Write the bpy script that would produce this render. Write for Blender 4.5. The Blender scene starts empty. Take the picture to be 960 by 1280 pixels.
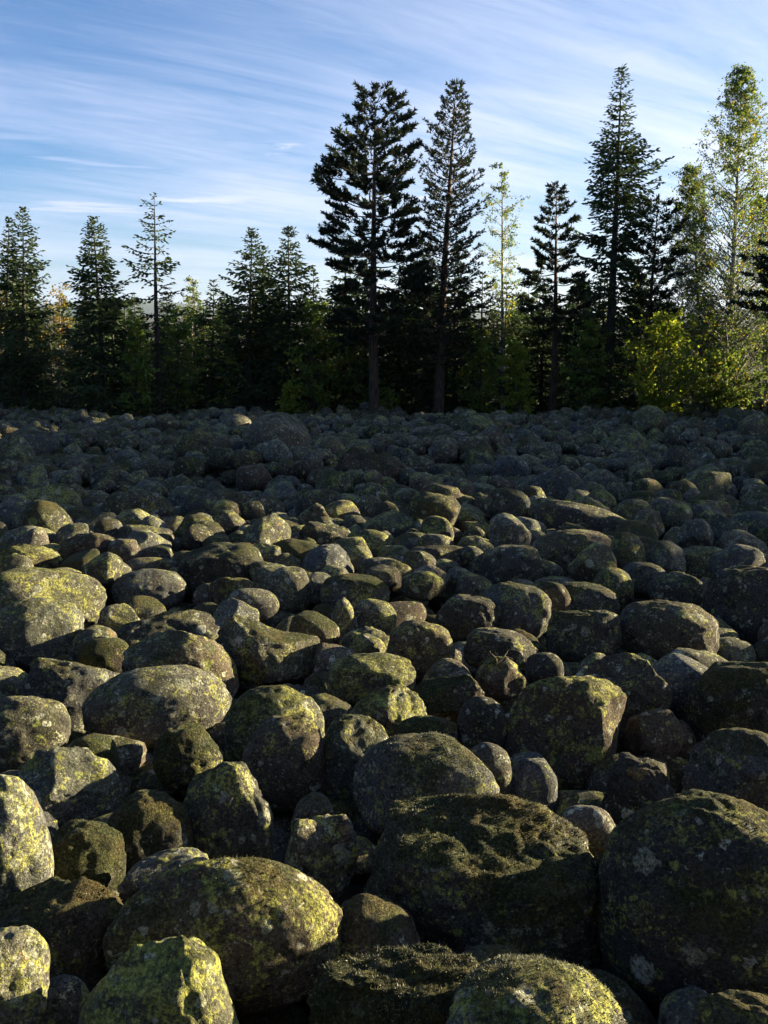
import bpy, bmesh, math, random
import numpy as np
from mathutils import Vector

# ------------------------------------------------------------------ camera, world, sun, exposure
scene = bpy.context.scene
COL = scene.collection
R = math.radians
EYE = 1.7
PITCH = math.atan(245 / 1107)
SUN_AZ = 70.0          # degrees to the right of the view direction
SUN_EL = 11.3

cam_data = bpy.data.cameras.new("camera")
cam = bpy.data.objects.new("camera", cam_data)
COL.objects.link(cam)
cam_data.sensor_fit = 'VERTICAL'
cam_data.sensor_height = 36.0
cam_data.lens = 36.0 * 1107 / 1280
cam_data.clip_start = 0.05
cam_data.clip_end = 30000
cam.location = (0, 0, EYE)
cam.rotation_euler = (math.pi / 2 - PITCH, 0, 0)
scene.camera = cam
scene.view_settings.view_transform = 'Standard'
scene.view_settings.look = 'None'
scene.view_settings.gamma = 1.0
scene.view_settings.exposure = 2.1
scene.cycles.max_bounces = 6
scene.cycles.diffuse_bounces = 2
scene.cycles.transparent_max_bounces = 8


class Nodes:
    """small helper for wiring node trees"""
    def __init__(self, tree):
        self.t = tree
        tree.nodes.clear()

    def n(self, kind, **kw):
        nd = self.t.nodes.new(kind)
        for k, v in kw.items():
            if k.startswith('i_'):
                nd.inputs[k[2:].replace('_', ' ')].default_value = v
            else:
                setattr(nd, k, v)
        return nd

    def link(self, a, b):
        self.t.links.new(a, b)

    def math(self, op, a, b=None, c=None, clamp=False):
        nd = self.t.nodes.new('ShaderNodeMath')
        nd.operation = op
        nd.use_clamp = clamp
        for i, v in enumerate((a, b, c)):
            if v is None:
                continue
            if isinstance(v, (int, float)):
                nd.inputs[i].default_value = v
            else:
                self.link(v, nd.inputs[i])
        return nd.outputs[0]

    def step(self, v, lo, hi):
        nd = self.t.nodes.new('ShaderNodeMapRange')
        nd.interpolation_type = 'SMOOTHSTEP'
        self.link(v, nd.inputs['Value'])
        for key, x in (('From Min', lo), ('From Max', hi)):
            if isinstance(x, (int, float)):
                nd.inputs[key].default_value = x
            else:
                self.link(x, nd.inputs[key])
        return nd.outputs['Result']

    def mix(self, fac, a, b):
        nd = self.t.nodes.new('ShaderNodeMix')
        nd.data_type = 'RGBA'
        for sock, v in ((nd.inputs['Factor'], fac), (nd.inputs['A'], a), (nd.inputs['B'], b)):
            if isinstance(v, (int, float)):
                sock.default_value = v
            elif isinstance(v, tuple):
                sock.default_value = v if len(v) == 4 else (*v, 1)
            else:
                self.link(v, sock)
        return nd.outputs['Result']

    def noise(self, vec, scale, detail=4, rough=.55, dist=0.0, lac=2.0):
        nd = self.n('ShaderNodeTexNoise')
        nd.inputs['Scale'].default_value = scale
        nd.inputs['Detail'].default_value = detail
        nd.inputs['Roughness'].default_value = rough
        nd.inputs['Distortion'].default_value = dist
        nd.inputs['Lacunarity'].default_value = lac
        self.link(vec, nd.inputs['Vector'])
        return nd.outputs['Fac']


def make_world():
    w = bpy.data.worlds.new("World")
    scene.world = w
    w.use_nodes = True
    N = Nodes(w.node_tree)
    sky = N.n('ShaderNodeTexSky', sky_type='NISHITA', sun_disc=False)
    sky.sun_elevation = R(SUN_EL)
    sky.sun_rotation = R(SUN_AZ)
    sky.altitude = 300
    sky.air_density = 1.0
    sky.dust_density = 0.2
    sky.ozone_density = 6.0
    tc = N.n('ShaderNodeTexCoord')
    sep = N.n('ShaderNodeSeparateXYZ')
    N.link(tc.outputs['Generated'], sep.inputs[0])
    zz = N.math('ADD', N.math('MAXIMUM', sep.outputs['Z'], 0.0), 0.10)
    px = N.math('DIVIDE', sep.outputs['X'], zz)
    py = N.math('DIVIDE', sep.outputs['Y'], zz)
    cmb = N.n('ShaderNodeCombineXYZ')
    N.link(px, cmb.inputs[0]); N.link(py, cmb.inputs[1])
    turn = N.n('ShaderNodeMapping')
    turn.inputs['Rotation'].default_value = (0, 0, R(-34))
    N.link(cmb.outputs[0], turn.inputs['Vector'])
    mp = N.n('ShaderNodeMapping')
    mp.inputs['Scale'].default_value = (.30, 1.25, 1)
    N.link(turn.outputs[0], mp.inputs['Vector'])
    streak = N.noise(mp.outputs[0], 1.15, 9, .58, .9)
    broad = N.noise(cmb.outputs[0], .42, 4, .5, .2)
    fine = N.noise(mp.outputs[0], 4.5, 8, .66, 1.6)
    v = N.math('ADD', N.math('MULTIPLY', streak, .62), N.math('ADD', N.math('MULTIPLY', broad, .5), N.math('MULTIPLY', fine, .22)))
    # thin ice cloud scatters the light of the sky behind it and of the sun: brighter toward the sun
    sd = N.n('ShaderNodeVectorMath', operation='DOT_PRODUCT')
    sd.inputs[1].default_value = (math.sin(R(SUN_AZ)) * math.cos(R(SUN_EL)), math.cos(R(SUN_AZ)) * math.cos(R(SUN_EL)), math.sin(R(SUN_EL)))
    N.link(tc.outputs['Generated'], sd.inputs[0])
    sunny = N.step(sd.outputs['Value'], -.3, 1.0)
    v = N.math('ADD', v, N.math('MULTIPLY', sunny, .20))
    cover = N.step(v, .52, 1.0)
    # a thin layer looks denser the lower (the longer) one looks through it
    thin = N.math('MINIMUM', N.math('DIVIDE', .24, N.math('ADD', N.math('MAXIMUM', sep.outputs['Z'], 0.0), .05)), 1.0)
    fac = N.math('MULTIPLY', N.math('MULTIPLY', cover, .74), thin)
    ccol = N.mix(sunny, (3.8, 4.1, 5.6), (6.0, 6.1, 6.5))
    # pale band of hazy air along the whole horizon
    # low streaks of cloud seen edge-on
    flat = N.n('ShaderNodeMapping'); flat.inputs['Scale'].default_value = (2.2, 2.2, 30)
    N.link(tc.outputs['Generated'], flat.inputs['Vector'])
    lowv = N.noise(flat.outputs[0], 1.6, 6, .55, .35)
    lowm = N.math('MULTIPLY', N.step(lowv, .52, .70), N.math('MULTIPLY', N.step(sep.outputs['Z'], .03, .07), N.step(sep.outputs['Z'], .22, .12)))
    fac = N.math('MAXIMUM', fac, N.math('MULTIPLY', lowm, .8))
    # one small bright hooked wisp
    hx = N.math('DIVIDE', N.math('ADD', sep.outputs['X'], .103), .052)
    hz = N.math('DIVIDE', N.math('SUBTRACT', N.math('SUBTRACT', sep.outputs['Z'], .1715), N.math('MULTIPLY', hx, .005)), .015)
    hr = N.math('SQRT', N.math('ADD', N.math('MULTIPLY', hx, hx), N.math('MULTIPLY', hz, hz)))
    hn = N.noise(flat.outputs[0], 7.0, 8, .72, 2.2)
    wisp = N.math('MULTIPLY', N.step(N.math('SUBTRACT', N.math('ADD', -.55, N.math('MULTIPLY', hn, 2.7)), hr), .0, 1.1), N.math('GREATER_THAN', sep.outputs['Y'], 0.0))
    fac = N.math('MAXIMUM', fac, N.math('MULTIPLY', wisp, .75))
    band = N.math('MULTIPLY', N.step(sep.outputs['Z'], .20, -.02), 0.42)
    air = N.mix(band, sky.outputs[0], N.mix(sunny, (3.2, 3.7, 4.6), (4.8, 4.8, 4.8)))
    col = N.mix(fac, air, ccol)
    bg = N.n('ShaderNodeBackground')
    bg.inputs['Strength'].default_value = 0.05
    N.link(col, bg.inputs['Color'])
    out = N.n('ShaderNodeOutputWorld')
    N.link(bg.outputs[0], out.inputs[0])


make_world()
sun_data = bpy.data.lights.new("sun", 'SUN')
sun_data.energy = 5.0
sun_data.angle = R(0.5)
sun_data.color = (1.0, .86, .56)
sun = bpy.data.objects.new("sun", sun_data)
COL.objects.link(sun)
sdir = Vector((math.sin(R(SUN_AZ)) * math.cos(R(SUN_EL)), math.cos(R(SUN_AZ)) * math.cos(R(SUN_EL)), math.sin(R(SUN_EL))))
sun.rotation_euler = sdir.to_track_quat('Z', 'Y').to_euler()
sun.location = (30, 10, 12)


def surf(y):
    """height of the middle of the boulder layer at distance y"""
    return -.055 * (np.minimum(y, 50) - 2)


def swell(x, y):
    """low humps and hollows of the far part of the field"""
    k = min(1.0, max(0.0, (y - 8) / 4))
    return k * (.12 * math.sin(x * 1.1 + .7 * y) + .10 * math.sin(x * .55 - y * .8 + 1.3) + .07 * math.sin(x * 2.3 + y * 1.9))


# ------------------------------------------------------------------ materials
def mat(name):
    m = bpy.data.materials.new(name)
    m.use_nodes = True
    return m, Nodes(m.node_tree)


def rock_material():
    m, N = mat("lichen_rock")
    tc = N.n('ShaderNodeTexCoord')
    def attr(name):
        a = N.n('ShaderNodeAttribute', attribute_name=name)
        return a.outputs['Fac']
    tone, moss, yel = attr('tone'), attr('moss'), attr('lichen')
    off = N.n('ShaderNodeCombineXYZ')
    o = N.math('MULTIPLY', attr('offset'), 60.0)
    for i in range(3):
        N.link(o, off.inputs[i])
    add = N.n('ShaderNodeVectorMath', operation='ADD')
    N.link(tc.outputs['Object'], add.inputs[0]); N.link(off.outputs[0], add.inputs[1])
    V = add.outputs[0]
    geo = N.n('ShaderNodeNewGeometry')
    sep = N.n('ShaderNodeSeparateXYZ')
    N.link(geo.outputs['Normal'], sep.inputs[0])
    up = sep.outputs['Z']
    big = N.noise(V, 3.2, 5, .6, .3)
    med = N.noise(V, 11, 6, .62, .4)
    sm = N.noise(V, 34, 6, .65, .5)
    tiny = N.noise(V, 120, 4, .65)
    grain = N.noise(V, 330, 2, .6)
    # granite
    dark = N.mix(sm, (.008, .0075, .007), (.048, .043, .037))
    light = N.mix(sm, (.036, .033, .029), (.20, .18, .148))
    col = N.mix(tone, dark, light)
    kind_ = N.math('FRACT', N.math('MULTIPLY', o, 3.17))
    col = N.mix(N.math('MULTIPLY', N.step(kind_, .55, .9), .55), col, N.mix(sm, (.030, .018, .013), (.19, .125, .09)))
    col = N.mix(N.math('MULTIPLY', N.step(kind_, .35, .1), .5), col, N.mix(sm, (.022, .024, .028), (.17, .175, .185)))
    warm = N.step(N.noise(V, 7, 4, .6), .52, .68)
    col = N.mix(N.math('MULTIPLY', warm, .45), col, (.07, .050, .028))
    # black crust lichen
    blk = N.step(N.math('ADD', N.math('MULTIPLY', med, .6), N.math('MULTIPLY', tiny, .4)), .53, .60)
    col = N.mix(N.math('MULTIPLY', blk, N.math('SUBTRACT', .85, N.math('MULTIPLY', tone, .45))), col, (.008, .0075, .007))
    # a thin green film of algae on the upper faces
    film = N.math('MULTIPLY', N.step(N.math('ADD', big, N.math('MULTIPLY', up, .14)), .44, .66), N.math('ADD', N.math('MULTIPLY', yel, .6), .06))
    col = N.mix(film, col, N.mix(sm, (.045, .052, .016), (.15, .155, .05)))
    # pale grey-green crust in patches with a ragged speckled rim
    pv = N.math('ADD', N.math('MULTIPLY', N.noise(V, 15, 6, .68, .6), .5), N.math('MULTIPLY', N.noise(V, 85, 5, .7, .3), .5))
    pale = N.step(pv, N.math('SUBTRACT', .585, N.math('MULTIPLY', tone, .075)), N.math('SUBTRACT', .625, N.math('MULTIPLY', tone, .075)))
    col = N.mix(N.math('MULTIPLY', pale, .85), col, N.mix(grain, (.14, .145, .09), (.50, .49, .34)))
    # yellow-green map lichen, mostly on upper faces
    yv = N.math('ADD', N.math('ADD', N.math('MULTIPLY', N.noise(V, 8.5, 6, .7, .5), .55), N.math('MULTIPLY', N.noise(V, 62, 5, .7, .4), .45)),
                N.math('ADD', N.math('MULTIPLY', up, .035), N.math('MULTIPLY', yel, .13)))
    ymask = N.step(yv, .575, .635)
    fleck = N.step(N.noise(V, 48, 5, .72, .3), .40, .52)
    ymask = N.math('MULTIPLY', ymask, N.math('ADD', N.math('MULTIPLY', fleck, .85), .15))
    col = N.mix(N.math('MULTIPLY', ymask, .92), col, N.mix(sm, (.10, .115, .022), (.50, .47, .11)))
    # round crusts of map lichen: each with its own size and colour, and a clean ragged edge
    warp = N.n('ShaderNodeVectorMath', operation='ADD')
    nz = N.n('ShaderNodeTexNoise'); nz.inputs['Scale'].default_value = 40; nz.inputs['Detail'].default_value = 3
    N.link(V, nz.inputs['Vector'])
    sc_ = N.n('ShaderNodeVectorMath', operation='SCALE'); sc_.inputs['Scale'].default_value = .04
    N.link(nz.outputs['Color'], sc_.inputs[0]); N.link(V, warp.inputs[0]); N.link(sc_.outputs[0], warp.inputs[1])
    for scale, share in ((8.0, .36), (23.0, .44)):
        vo = N.n('ShaderNodeTexVoronoi'); vo.inputs['Scale'].default_value = scale
        N.link(warp.outputs[0], vo.inputs['Vector'])
        cs = N.n('ShaderNodeSeparateColor'); N.link(vo.outputs['Color'], cs.inputs[0])
        rad = N.math('MULTIPLY', cs.outputs[0], share)
        ros = N.step(N.math('SUBTRACT', rad, vo.outputs['Distance']), .0, .035)
        rim = N.step(N.math('SUBTRACT', rad, vo.outputs['Distance']), .07, .03)
        hue = N.n('ShaderNodeValToRGB')
        hue.color_ramp.interpolation = 'CONSTANT'
        e = hue.color_ramp.elements
        e[0].position, e[0].color = 0, (.30, .30, .22, 1)
        e[1].position, e[1].color = .38, (.012, .011, .010, 1)
        for pos, c in ((.55, (.26, .28, .07, 1)), (.70, (.48, .47, .36, 1)), (.80, (.10, .105, .06, 1)), (.97, (.20, .12, .04, 1))):
            q = e.new(pos); q.color = c
        N.link(cs.outputs[1], hue.inputs[0])
        rc = N.mix(N.math('MULTIPLY', rim, .45), hue.outputs[0], N.mix(.5, hue.outputs[0], (.02, .02, .015)))
        col = N.mix(N.math('MULTIPLY', N.math('MULTIPLY', ros, N.step(N.noise(V, 75, 5, .7), .36, .52)), .72), col, rc)
    # moss on upper faces
    mv = N.math('ADD', N.math('ADD', N.math('MULTIPLY', big, .45), N.math('MULTIPLY', sm, .35)),
                N.math('ADD', N.math('MULTIPLY', up, .16), N.math('MULTIPLY', moss, .30)))
    mmask = N.step(mv, .62, .72)
    mcol = N.mix(N.step(N.noise(V, 6, 3, .5), .42, .62), (.018, .025, .006), (.048, .034, .008))
    mcol = N.mix(N.step(tiny, .5, .7), mcol, (.12, .115, .035))
    col = N.mix(N.math('MULTIPLY', mmask, .88), col, mcol)
    # grains and pits of the crust
    speck = N.math('ADD', N.math('MULTIPLY', N.step(N.noise(V, 95, 5, .75), .36, .62), 1.0), .52)
    gr2 = N.math('ADD', N.math('MULTIPLY', N.step(grain, .3, .7), .5), .75)
    mul = N.n('ShaderNodeVectorMath', operation='SCALE')
    N.link(col, mul.inputs[0]); N.link(N.math('MULTIPLY', speck, gr2), mul.inputs['Scale'])
    col = mul.outputs[0]
    bs = N.n('ShaderNodeBsdfPrincipled')
    N.link(col, bs.inputs['Base Color'])
    bs.inputs['Roughness'].default_value = .92
    bs.inputs['Specular IOR Level'].default_value = .22
    hgt = N.math('ADD', N.math('ADD', N.math('MULTIPLY', med, .9), N.math('MULTIPLY', sm, .6)),
                 N.math('ADD', N.math('MULTIPLY', tiny, .62), N.math('MULTIPLY', grain, .2)))
    hgt = N.math('ADD', hgt, N.math('ADD', N.math('MULTIPLY', pale, .06), N.math('MULTIPLY', N.math('MULTIPLY', mmask, tiny), .5)))
    bp = N.n('ShaderNodeBump')
    bp.inputs['Strength'].default_value = .9
    bp.inputs['Distance'].default_value = .02
    N.link(hgt, bp.inputs['Height'])
    N.link(bp.outputs[0], bs.inputs['Normal'])
    out = N.n('ShaderNodeOutputMaterial')
    N.link(bs.outputs[0], out.inputs[0])
    return m


def leaf_material(name, c0, c1, trans, warm=None, wfac=.3):
    m, N = mat(name)
    geo = N.n('ShaderNodeNewGeometry')
    rnd = geo.outputs['Random Per Island']
    col = N.mix(rnd, c0, c1)
    if warm:
        r2 = N.math('FRACT', N.math('MULTIPLY', rnd, 37.7))
        tc = N.n('ShaderNodeTexCoord')
        patch = N.step(N.noise(tc.outputs['Object'], 1.1, 2, .5), .42, .62)
        pick = N.math('LESS_THAN', r2, N.math('MULTIPLY', N.math('ADD', N.math('MULTIPLY', patch, 1.4), .3), wfac))
        col = N.mix(pick, col, warm)
    d = N.n('ShaderNodeBsdfDiffuse')
    t = N.n('ShaderNodeBsdfTranslucent')
    N.link(col, d.inputs['Color'])
    hs = N.n('ShaderNodeHueSaturation')
    hs.inputs['Value'].default_value = 1.5
    N.link(col, hs.inputs['Color'])
    N.link(hs.outputs[0], t.inputs['Color'])
    g = N.n('ShaderNodeBsdfGlossy')
    g.inputs['Roughness'].default_value = .5
    g.inputs['Color'].default_value = (.5, .5, .5, 1)
    mx = N.n('ShaderNodeMixShader'); mx.inputs[0].default_value = trans
    N.link(d.outputs[0], mx.inputs[1]); N.link(t.outputs[0], mx.inputs[2])
    m2 = N.n('ShaderNodeMixShader'); m2.inputs[0].default_value = .02
    N.link(mx.outputs[0], m2.inputs[1]); N.link(g.outputs[0], m2.inputs[2])
    out = N.n('ShaderNodeOutputMaterial')
    N.link(m2.outputs[0], out.inputs[0])
    return m


def bark_material(name, c0, c1, scale=(18, 18, 4)):
    m, N = mat(name)
    tc = N.n('ShaderNodeTexCoord')
    mp = N.n('ShaderNodeMapping'); mp.inputs['Scale'].default_value = scale
    N.link(tc.outputs['Object'], mp.inputs['Vector'])
    f = N.noise(mp.outputs[0], 1.0, 5, .6)
    col = N.mix(N.step(f, .35, .65), c0, c1)
    b = N.n('ShaderNodeBsdfPrincipled')
    b.inputs['Roughness'].default_value = .9
    N.link(col, b.inputs['Base Color'])
    bp = N.n('ShaderNodeBump'); bp.inputs['Distance'].default_value = .02
    N.link(f, bp.inputs['Height']); N.link(bp.outputs[0], b.inputs['Normal'])
    out = N.n('ShaderNodeOutputMaterial'); N.link(b.outputs[0], out.inputs[0])
    return m


def soil_material():
    m, N = mat("dark_humus")
    tc = N.n('ShaderNodeTexCoord')
    a = N.noise(tc.outputs['Object'], 5, 6, .6)
    b_ = N.noise(tc.outputs['Object'], 60, 4, .6)
    col = N.mix(N.step(a, .4, .6), (.012, .010, .008), (.030, .030, .014))
    b = N.n('ShaderNodeBsdfPrincipled'); b.inputs['Roughness'].default_value = 1
    N.link(col, b.inputs['Base Color'])
    bp = N.n('ShaderNodeBump'); bp.inputs['Distance'].default_value = .03
    N.link(b_, bp.inputs['Height']); N.link(bp.outputs[0], b.inputs['Normal'])
    out = N.n('ShaderNodeOutputMaterial'); N.link(b.outputs[0], out.inputs[0])
    return m


def hill_material():
    m, N = mat("forested_hill")
    tc = N.n('ShaderNodeTexCoord')
    a = N.noise(tc.outputs['Object'], .004, 6, .6)
    col = N.mix(a, (.02, .035, .02), (.05, .07, .04))
    b = N.n('ShaderNodeBsdfPrincipled'); b.inputs['Roughness'].default_value = 1
    N.link(col, b.inputs['Base Color'])
    out = N.n('ShaderNodeOutputMaterial'); N.link(b.outputs[0], out.inputs[0])
    return m


ROCK = rock_material()
SOIL = soil_material()
HILL = hill_material()
NEEDLE_SPRUCE = leaf_material("spruce_needles", (.020, .034, .014), (.062, .088, .030), .25)
NEEDLE_PINE = leaf_material("pine_needles", (.014, .024, .014), (.044, .058, .026), .18)
LEAF_BIRCH = leaf_material("birch_leaves", (.06, .10, .016), (.15, .19, .032), .52, (.36, .26, .03), .10)
LEAF_YELLOW = leaf_material("yellow_birch_leaves", (.12, .13, .02), (.26, .20, .03), .5, (.42, .22, .025), .45)
LEAF_GREEN = leaf_material("green_leaves", (.08, .14, .02), (.19, .25, .04), .52, (.32, .22, .02), .10)
LEAF_MAPLE = leaf_material("yellow_green_leaves", (.10, .16, .014), (.27, .30, .03), .58, (.45, .30, .03), .06)
MOSS = leaf_material("moss_tufts", (.014, .017, .006), (.085, .085, .03), .2, (.13, .10, .02), .35)
CURLY = leaf_material("curly_lichen", (.05, .052, .036), (.30, .29, .21), .15, (.025, .025, .02), .35)
BARK_DARK = bark_material("dark_bark", (.018, .014, .011), (.075, .058, .045))
BARK_PINE = bark_material("pine_bark", (.022, .016, .012), (.12, .065, .035))
BARK_BIRCH = bark_material("birch_bark", (.05, .045, .04), (.42, .40, .36), (3, 3, 9))
GRASS_DRY = bark_material("dry_grass", (.22, .17, .09), (.40, .32, .18))


# ------------------------------------------------------------------ mesh helpers
def mesh_np(name, verts, faces, material, attrs=None, smooth=True):
    """verts (n,3); faces (m,k) all of the same corner count"""
    me = bpy.data.meshes.new(name)
    v = np.ascontiguousarray(verts, dtype=np.float32)
    f = np.ascontiguousarray(faces, dtype=np.int32)
    me.vertices.add(len(v)); me.vertices.foreach_set('co', v.ravel())
    k = f.shape[1]
    me.loops.add(f.size); me.loops.foreach_set('vertex_index', f.ravel())
    me.polygons.add(len(f))
    me.polygons.foreach_set('loop_start', np.arange(0, f.size, k, dtype=np.int32))
    if smooth:
        me.polygons.foreach_set('use_smooth', np.ones(len(f), dtype=bool))
    me.update(calc_edges=True)
    for key, val in (attrs or {}).items():
        a = me.attributes.new(key, 'FLOAT', 'POINT')
        a.data.foreach_set('value', np.ascontiguousarray(val, dtype=np.float32))
    me.materials.append(material)
    return me


def link(name, me, parent=None, loc=None):
    o = bpy.data.objects.new(name, me)
    COL.objects.link(o)
    if parent:
        o.parent = parent
    if loc is not None:
        o.location = loc
    return o


def tag(o, label, cat, group=None):
    o['label'] = label
    o['category'] = cat
    if group:
        o['group'] = group


_ico = {}


def ico(level):
    if level not in _ico:
        bm = bmesh.new()
        bmesh.ops.create_icosphere(bm, subdivisions=level, radius=1)
        v = np.array([p.co[:] for p in bm.verts])
        f = np.array([[q.index for q in p.verts] for p in bm.faces])
        bm.free()
        _ico[level] = (v / np.linalg.norm(v, axis=1)[:, None], f)
    return _ico[level]


def _hash(ix, iy, iz, seed):
    h = (ix * 374761393 + iy * 668265263 + iz * 2147483647 + seed * 1274126177) & 0xFFFFFFFF
    h = ((h ^ (h >> 13)) * 1274126177) & 0xFFFFFFFF
    h = ((h ^ (h >> 16)) * 2246822519) & 0xFFFFFFFF
    return ((h ^ (h >> 15)) & 0xFFFF) / 32767.5 - 1.0


def vnoise(p, seed):
    """smooth value noise in -1..1"""
    i = np.floor(p).astype(np.int64)
    f = p - i
    f = f * f * f * (f * (f * 6 - 15) + 10)
    x, y, z = i[:, 0], i[:, 1], i[:, 2]
    out = 0
    for dx in (0, 1):
        wx = f[:, 0] if dx else 1 - f[:, 0]
        for dy in (0, 1):
            wy = f[:, 1] if dy else 1 - f[:, 1]
            for dz in (0, 1):
                wz = f[:, 2] if dz else 1 - f[:, 2]
                out = out + wx * wy * wz * _hash(x + dx, y + dy, z + dz, seed)
    return out


def fbm(p, seed, octs=3, gain=.5):
    a, s, out = 1.0, 1.0, 0
    for o in range(octs):
        out = out + a * vnoise(p * s + 17.3 * o, seed + o)
        a *= gain; s *= 2.03
    return out


def stone_shape(level, style, seed, size):
    """unit-ish stone: rounded by ice and waves, with a few worn flats; SIZE (m) sets how fine the crust relief is"""
    rng = np.random.default_rng(seed)
    v0, f = ico(level)
    v = v0.copy()
    pw = {'e': 2.3, 'b': 2.9, 'r': 2.5, 'w': 2.1, 'm': 2.7}[style]
    nr = (np.abs(v) ** pw).sum(1) ** (1 / pw)
    v = v / nr[:, None]
    if style == 'w':
        t = (v[:, 2] + 1) / 2
        px = rng.uniform(-.25, .25)
        v[:, 0] = v[:, 0] * (1.12 - .5 * t ** 1.2) + px * t
    flats = {'e': 4, 'b': 7, 'r': 12, 'w': 6, 'm': 5}[style]
    for k in range(flats):
        n = rng.normal(size=3); n[2] = abs(n[2]) * .8 if rng.random() < .7 else n[2]
        n /= np.linalg.norm(n)
        lim = rng.uniform(.80, .96) if style == 'e' else rng.uniform(.66, .93)
        d = v @ n
        over = np.maximum(d - lim, 0)
        soft = .7 if style == 'e' else .84
        v = v - (over * soft)[:, None] * n
    low, mid = {'e': (.065, .014), 'b': (.085, .024), 'r': (.11, .036), 'w': (.08, .025), 'm': (.11, .042)}[style]
    q = v0
    disp = low * fbm(q * 1.25 + seed % 97, seed, 2)
    if level >= 2:
        disp = disp + mid * fbm(q * 4.1 + seed % 31, seed + 11, 3)
    v = v * (1 + disp)[:, None]
    if level >= 5:
        fr = size * .5 / .045
        crust = fbm(v0 * fr, seed + 23, 3, .62)
        crust = np.where(crust > 0, crust * .9, crust * 1.3)
        am = {'e': .006, 'b': .008, 'r': .010, 'w': .008, 'm': .014}[style] / (size * .5)
        v = v * (1 + am * crust)[:, None]
    return v, f


def fit(v, dims):
    lo, hi = v.min(0), v.max(0)
    return (v - (lo + hi) / 2) / (hi - lo) * np.array(dims)


def rot_y(v, a):
    c, s = math.cos(a), math.sin(a)
    return np.stack([v[:, 0] * c - v[:, 2] * s, v[:, 1], v[:, 0] * s + v[:, 2] * c], 1)


def rot_z(v, a):
    c, s = math.cos(a), math.sin(a)
    return np.stack([v[:, 0] * c - v[:, 1] * s, v[:, 0] * s + v[:, 1] * c, v[:, 2]], 1)


def vert_normals(v, f):
    n = np.zeros_like(v)
    fn = np.cross(v[f[:, 1]] - v[f[:, 0]], v[f[:, 2]] - v[f[:, 0]])
    for k in range(3):
        np.add.at(n, f[:, k], fn)
    return n / (np.linalg.norm(n, axis=1)[:, None] + 1e-9)


def tufts(v, f, count, seed, lo, hi, thresh, material, name, parent):
    """many tiny leaf-like blades standing on the mossy parts of a stone"""
    rng = np.random.default_rng(seed)
    vn = vert_normals(v, f)
    a = v[f[:, 0]]; b = v[f[:, 1]]; c = v[f[:, 2]]
    area = np.linalg.norm(np.cross(b - a, c - a), axis=1)
    cen = (a + b + c) / 3
    n = vn[f[:, 0]]
    m = fbm(cen * 7 + seed % 53, seed, 3) * .55 + n[:, 2] * .55
    w = area * np.clip((m - thresh) / .25, 0, 1) * (n[:, 2] > -.35)
    if w.sum() < 1e-9:
        return
    idx = rng.choice(len(f), size=count, p=w / w.sum())
    u = rng.random((count, 2)); sw = u.sum(1) > 1; u[sw] = 1 - u[sw]
    p = a[idx] + (b[idx] - a[idx]) * u[:, :1] + (c[idx] - a[idx]) * u[:, 1:]
    nn = n[idx] + rng.normal(size=(count, 3)) * .55
    nn /= np.linalg.norm(nn, axis=1)[:, None]
    t = np.cross(nn, rng.normal(size=(count, 3))); t /= np.linalg.norm(t, axis=1)[:, None]
    L = rng.uniform(lo, hi, count)[:, None]
    W = L * rng.uniform(.22, .5, count)[:, None]
    base = p - nn * .003
    vv = np.stack([base - t * W * .5, base + t * W * .5, base + nn * L + t * W * .3], 1).reshape(-1, 3)
    ff = np.arange(count * 3).reshape(-1, 3)
    o = link(name, mesh_np(name, vv, ff, material, smooth=False), parent)
    o['kind'] = 'stuff'
    return o


# ------------------------------------------------------------------ ground and far hills
def build_ground():
    xs = np.concatenate([[-5400, -3000, -900, -300, -120], np.linspace(-60, 60, 121), [120, 300, 900, 3000, 5400]])
    ys = np.concatenate([[-300, -60, -20], np.linspace(-8, 60, 137), [90, 150, 300, 900, 3000, 5400]])
    X, Y = np.meshgrid(xs, ys)
    Z = surf(np.maximum(Y, -8)) - .32
    near = (np.abs(X) < 60) & (Y > -8) & (Y < 60)
    p = np.stack([X.ravel(), Y.ravel(), np.zeros(X.size)], 1)
    Z = Z + (fbm(p * .9, 5, 3) * .07).reshape(X.shape) * near
    Z = Z + np.array([swell(a, b) for a, b in zip(X.ravel(), Y.ravel())]).reshape(X.shape) * near
    v = np.stack([X.ravel(), Y.ravel(), Z.ravel()], 1)
    nx = len(xs)
    q = []
    for j in range(len(ys) - 1):
        for i in range(nx - 1):
            q.append((j * nx + i, j * nx + i + 1, (j + 1) * nx + i + 1, (j + 1) * nx + i))
    o = link('ground', mesh_np('ground', v, np.array(q), SOIL))
    o['kind'] = 'structure'


def build_hills():
    xs = np.linspace(-5000, 5000, 161)
    rows = []
    prof = fbm(np.stack([xs * .0011, xs * 0, xs * 0], 1), 3, 4) * 16 + 20
    prof = prof + 62 * np.exp(-((xs + 1150) / 420) ** 2)
    for k, (t, y) in enumerate(((0, 3700), (.5, 3850), (.85, 4000), (1, 4200), (.8, 4500), (0, 5200))):
        rows.append(np.stack([xs, xs * 0 + y, -4 + np.maximum(prof, 8) * t], 1))
    v = np.concatenate(rows)
    n = len(xs); q = []
    for j in range(5):
        for i in range(n - 1):
            q.append((j * n + i, j * n + i + 1, (j + 1) * n + i + 1, (j + 1) * n + i))
    o = link('hills', mesh_np('hills', v, np.array(q), HILL))
    o['kind'] = 'structure'


build_ground()
build_hills()

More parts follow.
